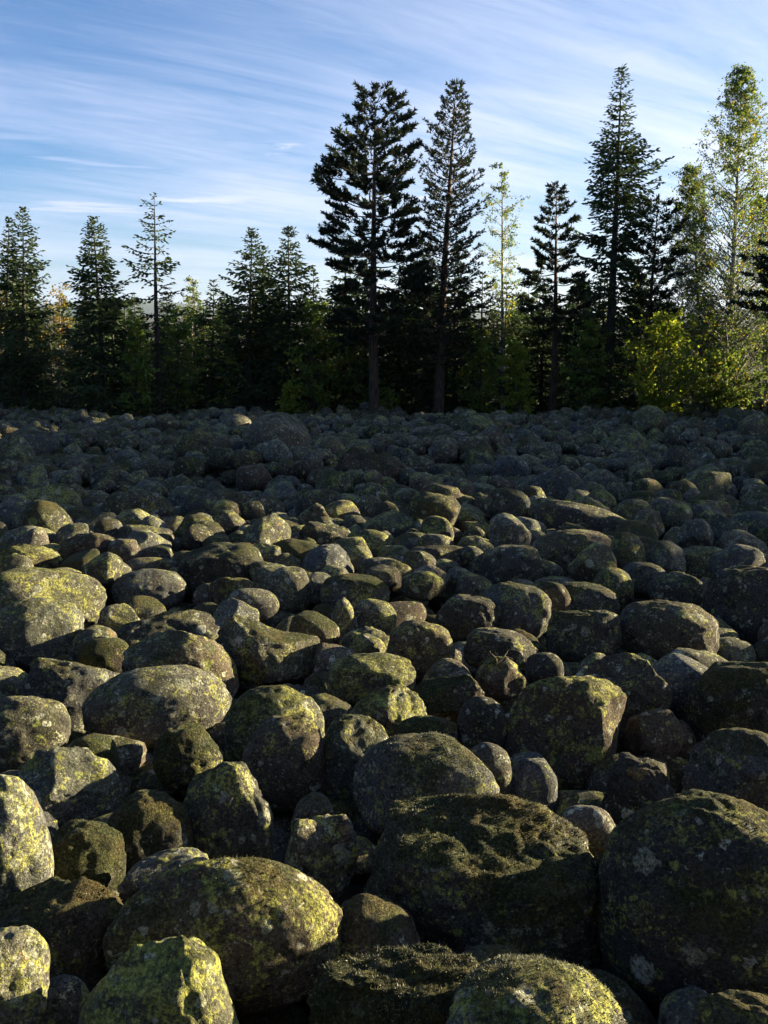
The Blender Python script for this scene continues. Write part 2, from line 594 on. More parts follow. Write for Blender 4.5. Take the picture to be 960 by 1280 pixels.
# ------------------------------------------------------------------ boulders measured one by one
# x, y, z of the middle; width, depth, height (m); tilt in degrees; style; moss; lichen; tone; label; short reference
BOULDERS = [
 (-1.102,2.32,0.173,0.244,0.226,0.489,6,'e',0.1,0.5,0.85, 'pale sunlit egg-shaped boulder standing upright at the left edge', 'the upright egg-shaped boulder'),
 (-0.847,1.708,0.229,0.194,0.15,0.285,-8,'e',0.15,0.55,0.8, 'tan boulder with orange-yellow lichen in the bottom left corner', 'the tan corner boulder'),
 (-0.426,2.099,0.042,0.648,0.282,0.465,-4,'e',0.42,0.5,0.3, 'long oval boulder with green moss on its crown and a sunlit right end', 'the long oval mossy boulder'),
 (-0.51,1.687,0.129,0.384,0.268,0.456,-8,'w',0.25,0.75,0.55, 'peaked boulder crusted with bright yellow-green lichen at the bottom edge', 'the yellow-crusted peaked boulder'),
 (-0.875,2.118,0.006,0.418,0.273,0.41,4,'r',0.75,0.1,0.15, 'dark mossy rock sunk in shade between the egg-shaped boulder and the long oval one', 'the sunken dark mossy rock'),
 (-0.801,1.894,0.006,0.132,0.097,0.173,0,'e',0.1,0.05,0.3, 'small smooth dark stone in the gap beside the tan corner boulder', 'the small dark gap stone'),
 (-0.963,2.523,-0.029,0.277,0.197,0.321,-12,'e',1.0,0.15,0.25, 'brown tufted moss-covered stone beside the pale egg-shaped boulder', 'the tufted mossy stone'),
 (-1.222,3.041,-0.057,0.43,0.274,0.381,-24,'r',0.15,0.35,0.55, 'slanting grey boulder with a rough tan broken right end, above the egg-shaped boulder', 'the slanting rough-ended boulder'),
 (-1.574,3.554,-0.085,0.411,0.267,0.374,12,'e',0.2,0.25,0.45, 'rounded dark boulder with pale scuffs and a sunlit right rim at the left edge', 'the scuffed left-edge boulder'),
 (-1.199,3.331,-0.073,0.217,0.14,0.195,-14,'e',1.0,0.7,0.4, 'small yellow-green moss-cushioned stone beside the scuffed left-edge boulder', 'the yellow moss-cushioned stone'),
 (-0.549,2.804,-0.044,0.326,0.256,0.457,3,'b',0.25,0.25,0.25, 'tall upright dark boulder with a bright sunlit right edge, behind the long oval boulder', 'the tall upright boulder'),
 (-0.205,2.56,-0.031,0.244,0.183,0.315,-6,'r',0.2,0.35,0.6, 'sunlit two-humped stone between the tall upright boulder and the big mossy block', 'the two-humped stone'),
 (-0.251,2.848,-0.047,0.154,0.11,0.175,-10,'e',0.3,0.3,0.2, 'small dark stone with a sunlit cap, behind the two-humped stone', 'the small sunlit-capped stone'),
 (-0.791,2.707,-0.039,0.3,0.216,0.35,8,'e',0.8,0.02,0.2, 'dark brown mossy stone in shade left of the tall upright boulder', 'the shaded brown mossy stone'),
 (-0.691,2.469,-0.026,0.282,0.147,0.16,12,'e',0.1,0.05,0.3, 'smooth olive-grey stone peeping out behind the long oval boulder', 'the smooth peeping stone'),
 (0.298,2.511,-0.108,0.817,0.484,0.632,3,'m',0.6,0.3,0.42, 'huge flat-topped block shaggy with moss and curly lichen, front centre', 'the huge shaggy block'),
 (0.157,3.028,-0.057,0.554,0.334,0.432,-6,'e',0.5,0.25,0.5, 'speckled domed boulder with an orange moss patch, behind the huge shaggy block', 'the speckled domed boulder'),
 (0.391,3.187,-0.065,0.227,0.159,0.244,0,'e',0.1,0.05,0.3, 'dark stone leaning on the right shoulder of the speckled domed boulder', 'the shoulder stone'),
 (0.713,2.771,-0.042,0.195,0.122,0.167,-12,'e',0.02,0.0,0.75, 'small pale grey stone wedged behind the huge shaggy block', 'the pale grey wedged stone'),
 (0.95,2.288,-0.016,0.645,0.453,0.737,-6,'e',0.6,0.3,0.06, 'massive black-shaded boulder with a yellow-mossed crown at the right edge', 'the massive right-edge boulder'),
 (0.046,1.743,0.102,0.462,0.251,0.298,6,'m',0.95,0.15,0.2, 'low dark rock matted with moss tufts at the bottom edge', 'the low tufted rock'),
 (0.317,1.55,0.256,0.383,0.333,0.247,2,'e',0.4,0.8,0.6, 'domed sunlit rock with green moss and yellow lichen at the bottom edge', 'the domed sunlit rock'),
 (0.875,1.793,0.011,0.26,0.159,0.228,4,'e',0.5,0.4,0.3, 'lichen-topped boulder peeping up in the bottom right corner', 'the bottom right corner boulder'),
 (0.787,3.571,-0.086,0.511,0.362,0.558,-3,'b',0.35,0.5,0.18, 'large dark boulder with a bright vertical sunlit stripe on its right side', 'the sun-striped boulder'),
 (0.432,3.588,-0.087,0.225,0.185,0.333,2,'e',0.3,0.05,0.15, 'upright oval dark stone left of the sun-striped boulder', 'the upright oval stone'),
 (1.131,3.904,-0.105,0.44,0.321,0.505,-6,'b',0.35,0.2,0.25, 'tall domed grey-green boulder with a thin sunlit rim, behind the sun-striped boulder', 'the tall thin-rimmed boulder'),
 (1.459,4.071,-0.114,0.308,0.229,0.366,-8,'e',0.02,0.0,0.65, 'blue-grey speckled stone between two dark mossy boulders', 'the blue-grey speckled stone'),
 (1.683,3.806,-0.099,0.578,0.375,0.52,8,'e',0.7,0.2,0.25, 'broad mossy green boulder at the right edge, behind the wedge-shaped slab', 'the broad mossy green boulder'),
 (1.428,3.146,-0.063,0.499,0.307,0.408,26,'w',0.6,0.15,0.3, 'wedge-shaped mossy slab rising toward the right edge', 'the wedge-shaped mossy slab'),
 (0.964,3.028,-0.057,0.277,0.185,0.272,0,'r',0.3,0.0,0.1, 'dark stone in deep shade behind the massive right-edge boulder', 'the deep-shaded stone'),
 (1.169,3.537,-0.085,0.243,0.17,0.258,5,'r',0.3,0.0,0.2, 'small dark lumpy stone right of the sun-striped boulder', 'the dark lumpy stone'),
 (-0.478,3.588,-0.087,0.443,0.297,0.431,0,'e',0.5,0.55,0.35, 'rounded yellow-mossed boulder leaning on a dark pitted one, below the streaked slab', 'the yellow-mossed leaning boulder'),
 (-0.394,3.243,-0.054,0.352,0.255,0.407,0,'e',0.35,0.15,0.3, 'dark pitted boulder in front of the rounded yellow-mossed boulder', 'the dark pitted boulder'),
 (-0.127,3.3,-0.085,0.3,0.238,0.418,-6,'e',0.35,0.35,0.4, 'oval sunlit stone squeezed between the dark pitted boulder and the speckled dome', 'the squeezed oval stone'),
 (0.015,3.806,-0.099,0.386,0.225,0.276,-4,'w',0.4,0.6,0.5, 'sunlit stone with a bright yellow spot, behind the speckled domed boulder', 'the yellow-spotted stone'),
 (0.189,3.571,-0.086,0.28,0.152,0.172,-6,'e',0.8,0.35,0.3, 'low dark mossy stone tucked in front of the yellow-spotted stone', 'the low tucked mossy stone'),
 (-1.065,3.884,-0.104,0.688,0.357,0.382,2,'e',0.3,0.3,0.65, 'broad oval boulder covered in pale sunlit crust, left of centre', 'the broad pale-crusted boulder'),
 (-1.081,4.421,-0.133,0.605,0.362,0.455,-26,'w',0.3,0.3,0.5, 'hump-backed boulder sloping down to the right behind the broad pale-crusted boulder', 'the hump-backed boulder'),
 (-1.273,4.954,-0.162,0.596,0.302,0.314,4,'r',0.35,0.15,0.25, 'dark rough rock with a sunlit crest behind the hump-backed boulder', 'the dark crested rock'),
 (-0.643,4.688,-0.148,0.692,0.394,0.468,-14,'r',0.45,0.3,0.6, 'large streaked slab sloping down to the right, sunlit along its top', 'the large streaked slab'),
 (-1.546,4.092,-0.115,0.492,0.296,0.377,-10,'r',0.4,0.1,0.35, 'dark rock with a pale sunlit scar above the scuffed left-edge boulder', 'the pale-scarred rock'),
 (-0.808,3.346,-0.074,0.284,0.191,0.281,0,'e',0.95,0.5,0.2, 'dark stone with a golden moss cap below the broad pale-crusted boulder', 'the gold-capped stone'),
 (-2.082,5.05,-0.168,0.549,0.345,0.455,-4,'e',0.25,0.35,0.5, 'rounded boulder overlapping the big yellow-lit boulder at the left edge', 'the overlapping left boulder'),
 (-2.327,5.743,-0.206,0.848,0.456,0.505,-14,'e',0.35,0.5,0.5, 'big yellow-lit boulder with a smooth rounded right end at the left edge', 'the big yellow-lit boulder'),
 (-1.556,4.632,-0.145,0.285,0.172,0.219,0,'e',1.0,0.6,0.4, 'golden mossy stone in the gap right of the overlapping left boulder', 'the golden gap stone'),
 (-1.665,5.286,-0.181,0.282,0.183,0.248,-8,'r',0.4,0.6,0.6, 'sunlit grooved stone right of the big yellow-lit boulder', 'the sunlit grooved stone'),
 (-1.578,5.506,-0.193,0.303,0.185,0.235,-16,'e',0.5,0.2,0.45, 'smooth green stone behind the sunlit grooved stone', 'the smooth green stone'),
 (-1.69,6.091,-0.225,0.529,0.284,0.313,0,'e',0.3,0.2,0.4, 'elongated grey boulder with a sunlit right tip, below the two boxy blocks', 'the elongated grey boulder'),
 (-2.067,6.481,-0.246,0.293,0.209,0.312,0,'e',0.3,0.15,0.5, 'round lichen-dotted stone against the dark boxy block', 'the round lichen-dotted stone'),
 (-2.435,7.228,-0.288,0.595,0.355,0.438,-2,'b',0.4,0.1,0.15, 'dark boxy block with a flat top and a sunlit corner', 'the dark boxy block'),
 (-2.184,7.701,-0.314,0.589,0.335,0.391,-8,'b',0.3,0.1,0.3, 'brown-grey boxy block behind the dark boxy block', 'the brown-grey boxy block'),
 (-1.852,6.807,-0.264,0.422,0.192,0.178,-6,'e',0.3,0.1,0.3, 'flat thin stone lying under the brown-grey boxy block', 'the flat thin stone'),
 (-3.176,7.701,-0.314,0.546,0.31,0.362,-8,'e',0.15,0.25,0.65, 'pale grey rounded stone at the left, behind a brightly lit face', 'the pale grey left stone'),
 (-2.884,6.864,-0.268,0.579,0.326,0.377,-16,'r',0.3,0.6,0.5, 'dark stone with a brightly lit slanting yellow face at the left edge', 'the bright-faced stone'),
 (-1.817,8.238,-0.343,0.414,0.284,0.405,2,'b',0.5,0.3,0.3, 'upright boxy mossy stone beside the huge dark slab-sided boulder', 'the upright boxy stone'),
 (-2.666,9.347,-0.404,0.779,0.46,0.558,-6,'e',0.4,0.2,0.25, 'rounded dark boulder with a thin yellow-lit right edge, on the shade line at left', 'the shade-line boulder'),
 (-3.72,9.67,-0.422,0.68,0.443,0.596,-4,'e',0.35,0.65,0.4, 'boulder with a bright sunlit crown alone in the shaded field at left', 'the sunlit-crowned boulder'),
 (-1.244,6.481,-0.246,0.683,0.409,0.507,-4,'b',0.4,0.1,0.1, 'big black slab-sided boulder with only its right edge lit', 'the black slab-sided boulder'),
 (-1.054,6.0,-0.22,0.351,0.212,0.265,-6,'r',0.35,0.5,0.4, 'knobby sunlit stone in front of the black slab-sided boulder', 'the knobby sunlit stone'),
 (-0.88,5.662,-0.201,0.354,0.207,0.251,-4,'e',0.05,0.05,0.5, 'smooth brown bread-shaped stone below the knobby sunlit stone', 'the bread-shaped stone'),
 (-0.679,6.045,-0.222,0.342,0.244,0.363,-4,'e',0.1,0.2,0.75, 'pale grey rounded stone with orange-lit right side, left of centre', 'the pale orange-sided stone'),
 (-0.293,7.292,-0.291,0.409,0.251,0.318,8,'b',0.3,0.65,0.5, 'sunlit yellow angular stone standing out at the centre of the field', 'the yellow angular stone'),
 (-0.399,6.33,-0.238,0.298,0.191,0.255,8,'r',0.3,0.5,0.6, 'small sunlit double stone above the green dome', 'the small double stone'),
 (-0.203,5.956,-0.218,0.495,0.272,0.307,-6,'e',0.6,0.45,0.45, 'green mossy dome with a sunlit right shoulder, centre of the field', 'the green mossy dome'),
 (-0.071,5.325,-0.184,0.304,0.202,0.281,-8,'e',0.3,0.5,0.6, 'yellow-lit stone in front of the green mossy dome', 'the yellow-lit front stone'),
 (-0.424,5.05,-0.168,0.318,0.205,0.278,20,'w',0.5,0.4,0.4, 'tilted green slab leaning against the pointed pinnacle stone', 'the tilted green slab'),
 (-0.25,5.247,-0.177,0.18,0.17,0.345,4,'w',0.2,0.35,0.6, 'narrow pointed pinnacle stone standing on end', 'the pinnacle stone'),
 (-0.101,4.803,-0.154,0.23,0.125,0.14,-4,'r',0.4,0.5,0.6, 'small sunlit stone at the foot of the yellow-lit front stone', 'the foot stone'),
 (-0.73,7.228,-0.288,0.528,0.284,0.313,-10,'e',0.7,0.3,0.4, 'green mossy low boulder left of the yellow angular stone', 'the low green boulder'),
 (-0.996,8.238,-0.343,0.583,0.31,0.339,-18,'e',0.5,0.1,0.3, 'long sloping grey-green boulder at the edge of the shade', 'the long sloping boulder'),
 (0.351,6.43,-0.244,0.278,0.172,0.222,-12,'e',0.05,0.05,0.95, 'small pale cream stone glowing in the sun, centre', 'the pale cream stone'),
 (0.478,6.695,-0.258,0.226,0.145,0.192,-14,'e',0.1,0.1,0.8, 'small round pale stone behind the cream one', 'the small round pale stone'),
 (0.085,6.43,-0.244,0.278,0.191,0.272,-16,'e',0.4,0.4,0.4, 'rounded stone with a yellow-lit top left of the pale cream stone', 'the yellow-topped stone'),
 (0.285,7.63,-0.31,0.442,0.248,0.287,-10,'w',0.4,0.35,0.35, 'dark stone with a lit yellow right facet behind the pale cream stone', 'the lit-facet stone'),
 (0.435,7.041,-0.277,0.607,0.287,0.276,4,'b',0.3,0.05,0.2, 'dark flat-topped boulder behind the small round pale stone', 'the dark flat-topped boulder'),
 (0.847,5.506,-0.193,0.491,0.309,0.406,-4,'e',0.35,0.25,0.45, 'pitted rounded boulder with a sunlit top right of centre', 'the pitted sunlit boulder'),
 (0.519,5.357,-0.185,0.407,0.247,0.312,4,'e',0.3,0.1,0.2, 'dark rounded boulder left of the pitted sunlit boulder', 'the dark left neighbour boulder'),
 (1.583,7.103,-0.281,0.745,0.43,0.511,6,'e',0.35,0.2,0.5, 'large pale-topped boulder streaked with grey-green lichen, right of centre', 'the large pale-topped boulder'),
 (0.956,6.695,-0.258,0.591,0.347,0.42,8,'e',0.3,0.1,0.4, 'dark pointed-nosed boulder left of the large pale-topped boulder', 'the pointed-nosed boulder'),
 (1.138,5.724,-0.188,0.249,0.185,0.29,0,'e',0.4,0.1,0.2, 'small round dark stone right of the pitted sunlit boulder', 'the small round dark stone'),
 (2.151,7.228,-0.288,0.528,0.301,0.355,-2,'e',0.45,0.2,0.35, 'dark green oval boulder right of the large pale-topped boulder', 'the dark green oval boulder'),
 (2.529,6.807,-0.264,0.46,0.279,0.35,-2,'b',0.3,0.35,0.4, 'squarish boulder with a golden-lit right face, right side of the field', 'the gold-faced boulder'),
 (1.946,6.379,-0.241,0.384,0.228,0.28,2,'e',0.4,0.1,0.25, 'rounded dark stone below the dark green oval boulder', 'the rounded dark stone'),
 (2.06,5.956,-0.218,0.416,0.254,0.321,-18,'w',0.45,0.15,0.3, 'sloping lizard-backed stone below the gold-faced boulder', 'the lizard-backed stone'),
 (1.372,5.844,-0.228,0.509,0.257,0.266,-4,'e',0.45,0.15,0.25, 'low mossy stone behind the yellow-shouldered boulder', 'the low mossy stone'),
 (1.19,4.986,-0.164,0.438,0.264,0.331,-2,'b',0.45,0.35,0.3, 'dark green boulder with a yellow-lit right shoulder', 'the yellow-shouldered boulder'),
 (1.696,5.018,-0.166,0.594,0.342,0.41,0,'e',0.4,0.1,0.35, 'wide lichen-speckled dark boulder right of the yellow-shouldered boulder', 'the wide speckled dark boulder'),
 (2.441,5.622,-0.199,0.682,0.43,0.567,8,'b',0.5,0.1,0.15, 'large dark mossy boulder at the right edge above the wide speckled boulder', 'the dark right-edge boulder'),
 (0.66,4.716,-0.149,0.425,0.23,0.257,-6,'e',0.4,0.15,0.3, 'dark stone with a pale sunlit top, behind the dry grass stem', 'the pale-topped dark stone'),
 (0.606,4.298,-0.126,0.265,0.167,0.223,-4,'r',0.4,0.3,0.3, 'stone with an orange sunlit patch under the curved dry grass stem', 'the orange-patched stone'),
 (0.851,4.396,-0.132,0.203,0.136,0.194,8,'e',0.2,0.05,0.25, 'small dark egg-shaped stone behind the sun-striped boulder', 'the small dark egg stone'),
 (0.207,4.688,-0.148,0.387,0.267,0.392,-6,'e',0.35,0.3,0.25, 'round dark boulder with a yellow-lit top left, centre of the field', 'the round dark boulder'),
 (-0.066,4.275,-0.125,0.462,0.248,0.276,2,'e',0.25,0.6,0.5, 'long sunlit boulder with a mossy top in front of the foot stone', 'the long sunlit boulder'),
 (0.311,4.007,-0.11,0.404,0.225,0.262,8,'r',0.5,0.05,0.15, 'dark jumbled rock in shade left of the orange-patched stone', 'the dark jumbled rock'),
 (2.11,10.648,-0.476,0.825,0.549,0.753,-2,'e',0.4,0.1,0.15, 'very large dark domed boulder in the shaded middle field', 'the very large dark dome'),
 (2.016,8.579,-0.362,1.132,0.548,0.542,-16,'e',0.35,0.15,0.2, 'long dark boulder sloping down to the right in front of the very large dark dome', 'the long dark sloping boulder'),
 (3.219,8.759,-0.372,0.862,0.438,0.456,-4,'b',0.4,0.15,0.2, 'broad dark angular boulder in the shaded field at right', 'the broad dark angular boulder'),
 (2.927,9.898,-0.434,0.421,0.281,0.388,0,'e',0.6,0.3,0.3, 'mossy-topped stone left of the broad dark angular boulder', 'the mossy-topped shaded stone'),
 (-0.221,12.005,-0.55,1.081,0.733,1.023,-2,'r',0.5,0.0,0.08, 'largest black rock in the shaded centre, below the tall Scots pine', 'the largest black rock'),
 (-0.705,9.783,-0.428,0.597,0.364,0.456,-6,'e',0.5,0.1,0.3, 'dark green boulder left of the largest black rock', 'the dark green shaded boulder'),
 (-1.834,10.136,-0.447,0.524,0.294,0.339,-6,'e',0.5,0.15,0.4, 'pale green low boulder on the shade line left of centre', 'the pale green low boulder'),
 (5.244,20.632,-1.025,0.787,0.51,0.677,-8,'b',0.1,0.02,0.6, 'pale grey block at the far edge below the tall narrow spruce', 'the pale far block'),
 (1.002,19.699,-0.973,0.966,0.504,0.537,-8,'e',0.1,0.1,0.6, 'pale rounded boulder at the far edge right of the pine trunk', 'the pale far boulder'),
 (-6.947,17.338,-0.844,1.042,0.596,0.697,0,'e',0.4,0.1,0.25, 'dark broad boulder near the far edge at left', 'the dark broad far boulder'),
 (5.143,12.176,-0.56,0.626,0.37,0.45,4,'e',0.3,0.05,0.3, 'dark rounded boulder in the shaded field at the right edge', 'the shaded right-edge boulder'),
 (4.535,12.353,-0.569,0.816,0.476,0.57,0,'e',0.35,0.02,0.25, 'dark domed boulder in the shaded field left of the right-edge one', 'the shaded domed boulder'),
 (-4.583,13.526,-0.634,0.917,0.472,0.496,-4,'e',0.3,0.05,0.4, 'long pale grey boulder in the shaded field at left', 'the long pale shaded boulder'),
 (-3.485,13.112,-0.611,0.673,0.388,0.459,-6,'e',0.3,0.05,0.4, 'rounded grey boulder in the shade between two larger boulders at left', 'the rounded grey shaded boulder'),
 (0.785,10.648,-0.476,0.452,0.295,0.396,8,'w',0.2,0.02,0.3, 'triangular dark stone in the middle of the shaded field', 'the triangular dark stone'),
 (-1.327,9.56,-0.416,0.46,0.282,0.357,-6,'e',0.4,0.05,0.35, 'round dark-green stone left of the dark green shaded boulder', 'the round green shaded stone'),
 (2.013,13.743,-0.646,0.629,0.374,0.455,-10,'w',0.1,0.02,0.5, 'pale-topped angular stone in the shaded field right of centre', 'the pale angular stone'),
]


def level_for(px):
    return 6 if px > 150 else 5 if px > 62 else 4 if px > 34 else 3


def consts(n, moss, lich, tone, off):
    return {'moss': np.full(n, moss), 'lichen': np.full(n, lich), 'tone': np.full(n, tone), 'offset': np.full(n, off)}


placed = []          # (x, y, z, w, d, h, ref) for labels and packing
for i, (x, y, z, w, d, h, roll, style, moss, lich, tone, label, ref) in enumerate(BOULDERS):
    px = 1107 * w / math.sqrt(x * x + y * y + (z - EYE) ** 2) * .8
    v, f = stone_shape(level_for(px), style, 1000 + i * 7 + (5 if ref == 'the domed sunlit rock' else 0), w)
    a = R(roll)
    # size before tilting so that the tilted stone keeps its measured outline
    v = fit(v, (w, d, h))
    v = rot_y(v, a)
    v = fit(v, (w, d, h))
    v = rot_z(v, -math.atan2(x, y))
    me = mesh_np('boulder', v, f, ROCK, consts(len(v), moss, lich, tone, (i * .6180339) % 1))
    big = max(w, h) > .3
    o = link('boulder' if big else 'stone', me, None, (x, y, z))
    tag(o, label, 'boulder' if big else 'stone')
    if px > 50 and moss >= .35:
        cnt = int(min(9000, .085 * px * px * moss * (1.6 if style == 'm' else 1.0)))
        tufts(v, f, cnt, 50 + i, .004, .0075 + .009 * min(1, px / 300), .62 - .62 * moss, MOSS, 'moss_patch', o)
    if style == 'm' and px > 100 or ref == 'the speckled domed boulder' or ref == 'the domed sunlit rock':
        tufts(v, f, int(min(9000, .2 * px * px)), 90 + i, .004, .011, .1, CURLY, 'curly_lichen', o)
    placed.append((x, y, z, w, d, h, ref))

